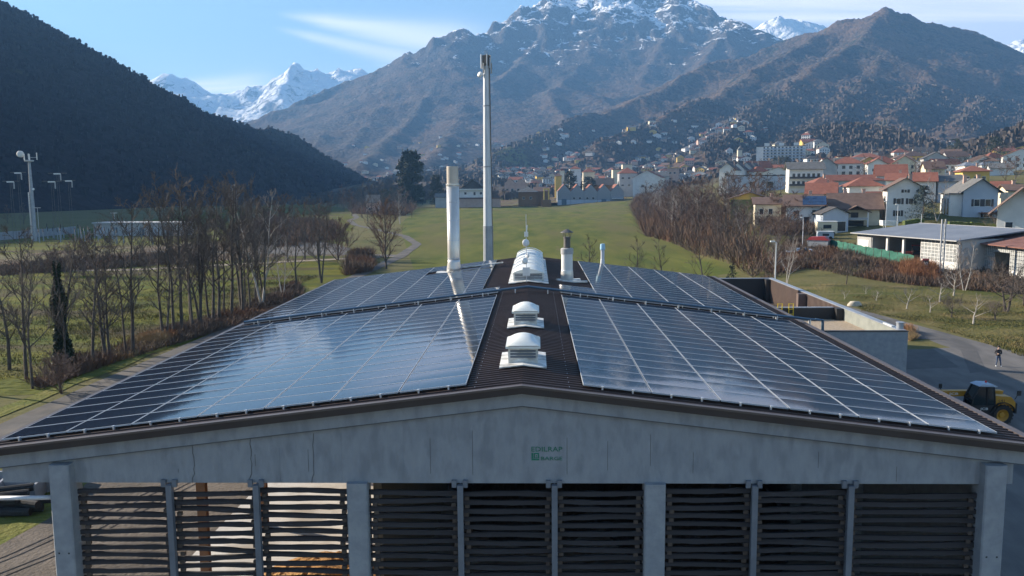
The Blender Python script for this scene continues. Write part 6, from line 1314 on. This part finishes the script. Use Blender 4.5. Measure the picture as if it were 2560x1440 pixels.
p = pix(2352, 702); t = thing('lattice_pole', (p.x, p.y, float(T(p.x, p.y)) - .3), 'tall white lattice pole before the glazed shed', 'pole'); hh = pixY(2360, 548, p.y).z - t.location.z
for a in (-.28, .28): MB().box(a - .09, a + .09, -.09, .09, 0, hh).build('upright', 'plaster_grey', t)
k = 0
while k * .8 < hh - .8:
    q = MB(); q.tube([(-.2, 0, k * .8), (.2, 0, k * .8 + .8)], .035, 4); q.build('brace', 'galv', t); k += 1
p = grounded(2322, 134); t = thing('speed_display_sign', p, 'dark display sign reading 30 over 20 on the bank', 'sign'); z1 = pixY(2322, 678, 134).z - p.z; hs = 1.72
MB().tube([(0, .08, 0), (0, .08, z1)], .06, 6).build('post', 'galv', t); bd = MB().box(-.48, .48, -.05, .05, z1, z1 + hs).build('board', 'car_dark', t); MB().box(-.5, .5, -.055, .055, z1 + hs, z1 + hs + .28).build('top_band', 'red_machine', t)
lettering('30', .62, .62, 'white_paint', bd, (-.31, -.052, z1 + .88)); lettering('20', .52, .46, 'plaster_blue', bd, (-.26, -.052, z1 + .22))
# yard clutter near the net
def box_van(px, Y, w, h, d, label, m_='plaster_white', rz=0, name='caravan', cat='caravan'):
    p = grounded(px, Y); t = thing(name, p, label, cat, rz=rz); MB().prism([(-w / 2, .4), (w / 2, .4), (w / 2, h - .25), (w / 2 - .2, h), (-w / 2 + .2, h), (-w / 2, h - .25)], -d / 2, d / 2).build('body', m_, t); MB().box(-w / 2 - .1, w / 2 + .1, -d / 2 - .1, d / 2 + .1, h, h + .1).build('roof', 'white_paint', t)
    for x in (-w * .3, w * .3): MB().tube([(x, -d / 2 - .02, .4), (x, -d / 2 + .2, .4)], .38, 12).build('wheel', 'rubber', t)
    MB().box(-w * .2, w * .2, -d / 2 - .02, -d / 2 - .002, h * .5, h * .78).build('window', 'pane', t); return t
box_van(2068, 186, 4.2, 2.9, 2.2, 'cream box trailer in front of the solar-roofed house', 'plaster_cream', R(-6), 'box_trailer', 'trailer')
box_van(2066, 178, 3.2, 1.7, 1.8, 'low pale blue cart beside the cream box trailer', 'plaster_blue', R(-10), 'cart', 'cart')
p = grounded(2225, 184); t = thing('white_tarpaulin', p, 'white tarpaulin shelter beside the round bush', 'shelter'); q = MB(); q.prism([(-1.6, 1.1), (1.6, 1.0), (1.7, 2.0), (-1.7, 2.2)], -.9, .9); q.build('sheet', 'white_paint', t)
for x in (-1.5, 1.5): MB().tube([(x, -.8, 0), (x, -.8, 1.2)], .04, 5).build('leg', 'galv', t)
t = thing('red_trailer', grounded(2050, 163), 'red farm trailer with tarp beside the green net', 'trailer', rz=R(-30)); MB().prism([(-1.8, .8), (1.8, .8), (2.0, 2.0), (-2.0, 2.0)], -.9, .9).build('tray', 'plaster_grey', t); MB().prism([(-2.1, 2.0), (2.1, 2.0), (1.2, 2.7), (-1.4, 2.6)], -1, 1).build('tarp', 'red_machine', t)
for x in (-1.0, 1.0): MB().tube([(x, -.95, .45), (x, -.7, .45)], .42, 12).build('wheel', 'rubber', t)
shard_pile('junk_pile', *grounded(2015, 158)[:2], float(T(50, 158)), 3.5, 2.5, 1.3, 150, (.1, .45), ['plaster_grey', 'rust_post', 'block_wood', 'plaster_blue', 'brush'], 'heap of mixed junk at the end of the green net', 'junk', 12)
# cars at the farm
def car(px, py, m_, label, van=False, rz=0):
    p = pix(px, py); t = thing('parked_car', (p.x, p.y, .06), label, 'car', 'cars parked at the field end', rz=rz); h = 2.0 if van else 1.45
    MB().prism([(-2.1, .3), (2.1, .3), (2.15, .75), (1.9, .9), (-2.05, .95), (-2.15, .7)], -.85, .85).build('body', m_, t)
    cb = MB().prism([(-1.9, .95), (1.1 if not van else 1.5, .9), (.5 if not van else 1.2, h), (-1.5, h)], -.78, .78).build('cabin', m_, t); MB().prism([(-1.65, 1.0), (.9, .98), (.45, h - .1), (-1.4, h - .1)], -.80, .80).build('windows', 'dark_glass', cb)
    for x in (-1.3, 1.3):
        for y in (-.85, .7): MB().tube([(x, y, .33), (x, y + .16, .33)], .33, 12).build('wheel', 'rubber', t)
car(1152, 515, 'car_red', 'red car parked beside the steel flue at the field end'); car(1240, 514, 'car_dark', 'dark car parked behind the mast at the field end'); car(1257, 512, 'car_red', 'red van parked at the field end', True, R(90)); car(1302, 511, 'car_white', 'white car parked before the timber house', False, R(10)); car(1218, 514, 'car_white', 'white car partly hidden by the tall mast')
q = MB(); p = pix(1345, 518)
t = thing('field_fence', (p.x, p.y, 0), 'rough timber fence with brush at the far field corner', 'fence')
for k in range(9): MB().tube([(-9 + k * 2.3, 0, 0), (-9 + k * 2.3, 0, 2.2)], .12, 5).build('post', 'block_wood', t)
for z in (.8, 1.7): MB().tube([(-9, 0, z), (9.4, 0, z)], .09, 5).build('rail', 'block_wood', t)

# ------------------------------------------------------------------ masts
Ym = 86.0; xm = pixY(1221, 640, Ym).x; t = thing('mobile_mast', (xm, Ym, 0), 'tall galvanised telecom mast behind the hall roof', 'mast')
zt = pixY(1215, 165, Ym).z; zk = pixY(1220, 566, Ym).z; n = 12
MB().lathe([(.56, 0), (.50, zk)], n).build('lower_shaft', 'galv_dark', t); sh = MB().lathe([(.475, zk), (.31, zt)], n).build('upper_shaft', 'galv', t)
for z in (zk, zk + 6, zk + 12): MB().lathe([(.5 - (z - zk) * .010, z - .06), (.515 - (z - zk) * .010, z - .05), (.515 - (z - zk) * .010, z + .05), (.5 - (z - zk) * .010, z + .06)], n).build('flange', 'galv_dark', t)
MB().tube([(.50, -.2, .5), (.33, -.2, zt)], .05, 5).build('cable_run', 'dark_steel', t)
hd = MB().lathe([(.40, zt), (.42, zt + .1), (.42, zt + 1.0), (.3, zt + 1.05)], n).build('head_frame', 'dark_steel', t)
for k in range(9):
    a = k * 2 * math.pi / 9; r = .50; q = MB(); q.box(-.07, .07, -.05, .05, 0, 1.0 + .35 * (k % 2)); o = q.build('antenna', 'galv' if k % 3 else 'plaster_grey', hd); o.location = (r * math.cos(a), r * math.sin(a), zt - .25 - .5 * (k % 3 == 0)); o.rotation_euler = (0, 0, a)
for k in range(3): MB().tube([(.12 * k - .12, 0, zt + 1.0), (.12 * k - .12, 0, zt + 1.5)], .012, 4).build('whip_antenna', 'dark_steel', hd)
zd = pixY(1203, 188, Ym).z; q = MB(); q.lathe([(.03, 0), (.24, .05), (.27, .14), (.27, .2), (.02, .24)], 16); d = q.build('dish', 'white_paint', t, (-.55, -.1, zd), True); d.rotation_euler = (R(70), 0, R(-40)); MB().tube([(-.5, 0, zd), (-.3, 0, zd)], .04, 5).build('dish_arm', 'galv', t)
p = pix(88, 603); t = thing('telecom_mast', (p.x, p.y, 0), 'shorter grey telecom mast with drum dish beside the substation', 'mast'); zt = pixY(72, 405, p.y).z
MB().lathe([(.66, 0), (.58, zt * .45), (.36, zt)], 10).build('shaft', 'galv_dark', t); MB().box(-.95, -.80, -.3, .1, .5, zt * .62).build('cable_ladder', 'plaster_white', t)
hd = MB().lathe([(.5, zt), (1.25, zt + .2), (1.3, zt + .5), (1.2, zt + .55)], 12).build('platform', 'galv', t)
for (x, y, z, h, r) in ((-1.1, -.5, .6, 1.8, .16), (.5, -.9, .7, 1.7, .2), (2.4, 0, .6, 2.1, .14), (-.3, .8, .6, 1.7, .14)): MB().tube([(x, y, zt + z), (x, y, zt + z + h)], r, 8).build('panel_antenna', 'plaster_white', hd)
MB().tube([(0, 0, zt + 1.2), (2.4, 0, zt + 1.4)], .05, 5).build('antenna_arm', 'galv', hd)
d = MB().lathe([(.6, 0), (.95, .15), (.95, .8), (.6, .95)], 18).build('drum_dish', 'plaster_white', hd, (-1.9, -.5, zt + 2.3), True); d.rotation_euler = (R(90), 0, 0)
zs = pixY(90, 473, p.y).z; d = MB().lathe([(.1, 0), (.35, .1), (.3, .3)], 12).build('small_dish', 'white_paint', t, (.9, -.3, zs)); d.rotation_euler = (R(80), 0, 0)

# ------------------------------------------------------------------ substation
p0 = pix(236, 590); p1 = pix(450, 590); L_ = (p1 - p0).length
t = thing('substation_building', (p0.x, p0.y, 0), 'long low grey substation building with white roof edge', 'building', rz=math.atan2(p1.y - p0.y, p1.x - p0.x))
MB().box(0, L_, 0, 9, 0, 4.0).build('wall', 'plaster_grey', t); MB().box(-.4, L_ + .4, -.4, 9.4, 4.002, 4.4).build('roof', 'plaster_grey', t)
for k in range(6): MB().box(2 + k * L_ / 6.4, 3.6 + k * L_ / 6.4, -.05, -.004, .2, 2.8).build('door', 'blue_metal' if k % 2 else 'plaster_blue', t)
p2 = pix(-60, 606); p3 = pix(190, 584); t = thing('yard_wall', (p2.x, p2.y, 0), 'pale precast wall along the substation yard', 'wall', rz=math.atan2(p3.y - p2.y, p3.x - p2.x)); Lw = (p3 - p2).length; nb = 12
for k in range(nb): MB().box(k * Lw / nb + .03, (k + 1) * Lw / nb - .03, -.1, .1, 0, 2.4 + .1 * (k % 2)).build('wall_panel', 'concrete_plain', t)
rr = random.Random(33)
for k in range(34):
    px = rr.uniform(95, 300) if k < 24 else rr.uniform(230, 430); py = rr.uniform(594, 612); p = pix(px, py); t = thing('insulator_post', (p.x, p.y, 0), 'steel post carrying dark insulators in the substation yard', 'insulator post', 'insulator posts of the substation'); h = rr.uniform(2.2, 3.4)
    MB().box(-.12, .12, -.12, .12, 0, h).build('post', 'galv_dark', t); MB().lathe([(.08, h), (.17, h + .1), (.08, h + .25), (.17, h + .4), (.08, h + .55), (.17, h + .7), (.08, h + .85), (.16, h + 1.0), (.06, h + 1.3)], 8).build('insulator', 'insulator', t)
for i, (px, py, top, wd) in enumerate([(38, 600, 452, 5), (58, 596, 430, 5), (140, 598, 452, 6), (155, 594, 432, 6), (182, 592, 450, 4)]):
    p = pix(px, py); h = pixY(px, top, p.y).z; t = thing('line_gantry', (p.x, p.y, 0), f'thin steel line gantry with white crossarm, {ordn[i]} from the meadow side', 'gantry', 'line gantries of the substation')
    for s in (-.5, .5): MB().tube([(s, 0, 0), (s * .5, 0, h)], .06, 4).build('leg', 'dark_steel', t)
    MB().box(-wd / 2, wd / 2, -.1, .1, h - .25, h).build('crossarm', 'dark_steel', t); MB().box(-1.2, 1.0, -.14, .14, h - .5, h - .12).build('insulator_string', 'white_paint', t); MB().box(.8, 1.1, -.14, .14, h - 2.4, h - .5).build('insulator_drop', 'plaster_grey', t)
for i, (px, py, top, lab) in enumerate([(100, 608, 520, 'slim yard lamp beside the shorter telecom mast'), (290, 612, 533, 'slim yard lamp before the substation building')]):
    p = pix(px, py); h = pixY(px, top, p.y).z; t = thing('yard_lamp', (p.x, p.y, 0), lab, 'lamp', 'yard lamps of the substation'); MB().tube([(0, 0, 0), (0, 0, h)], .08, 6).build('pole', 'plaster_grey', t); MB().box(-.9, .9, -.12, .12, h, h + .12).build('lamp_bar', 'plaster_white', t)
# ruined farmhouse by the trees
house('ruined pale farmhouse half hidden in trees by the meadow', 915, 945, 505, 488, 470, 'x', 9, 'plaster_pink', 'tile_grey', 0, [(-.2, .3, 1.2, 1.5)], name='farmhouse', chim=0)

# ------------------------------------------------------------------ clutter by the hall side
for i, (px, py, w, d, h) in enumerate([(52, 1246, 1.0, .9, .9), (10, 1228, 1.6, .9, .8), (70, 1222, 2.2, .8, .7)]):
    p = pix(px, py); t = thing('concrete_trough', (p.x, p.y, .013), f'open concrete trough beside the hall, {ordn[i]} nearest the corner column', 'trough', 'concrete troughs', rz=R(12))
    for (a, b, c, e) in ((-w, w, -d, -d + .12), (-w, w, d - .12, d), (-w, -w + .12, -d + .121, d - .121), (w - .12, w, -d + .121, d - .121)): MB().box(a, b, c, e, 0, h).build('side', 'concrete_plain', t)
    MB().box(-w + .121, w - .121, -d + .121, d - .121, 0, .12).build('bottom', 'concrete_plain', t)
rr = random.Random(3)
for i in range(9):
    p = pix(rr.uniform(-15, 80), rr.uniform(1265, 1292)); q = MB(); a = rr.uniform(-.3, .5); q.tube([(-1.3 * math.cos(a), -1.3 * math.sin(a), .2), (1.3 * math.cos(a), 1.3 * math.sin(a), .2)], .2, 10)
    tag(q.build('plastic_pipe', 'rubber', None, (p.x, p.y, .02 + .3 * (i % 3))), 'length of black plastic pipe in the heap beside the hall', 'pipe', 'black pipes beside the hall')
for i in range(8):
    p = pix(rr.uniform(85, 140), rr.uniform(1200, 1224)); o = MB().box(-1.8, 1.8, -.12, .12, 0, .09).build('timber_board', 'tile_dark', None, (p.x, p.y, .02 + .1 * (i % 4)), False); o.rotation_euler = (0, 0, R(62) + rr.uniform(-.15, .15)); tag(o, 'dark timber board in the stack beside the hall', 'board', 'timber boards beside the hall')
# wheel ruts in the mud
q = MB()
for k in range(2):
    a = [(-27 + k * 1.9 + random.uniform(-.2, .2), 24 + k), (-22 + k * 1.6, 34), (-18.5 + k * 1.0, 44), (-16.8 + k * .5, 56)]
    pts = []
    for i in range(13):
        f = i / 12 * 3; j = min(int(f), 2); e = f - j; pts.append((a[j][0] + (a[j + 1][0] - a[j][0]) * e + random.uniform(-.05, .05), a[j][1] + (a[j + 1][1] - a[j][1]) * e))
    for (x, y), (x2, y2) in zip(pts[:-1], pts[1:]):
        for s in (-.22, .22): q.add([(x + s - .06, y, .014), (x2 + s - .06, y2, .014), (x2 + s, y2, .04), (x + s, y, .04)], [(0, 3, 2, 1)]); q.add([(x + s, y, .04), (x2 + s, y2, .04), (x2 + s + .06, y2, .014), (x + s + .06, y, .014)], [(0, 3, 2, 1)])
structure(q.build('wheel_ruts', 'mud'), 'stuff')
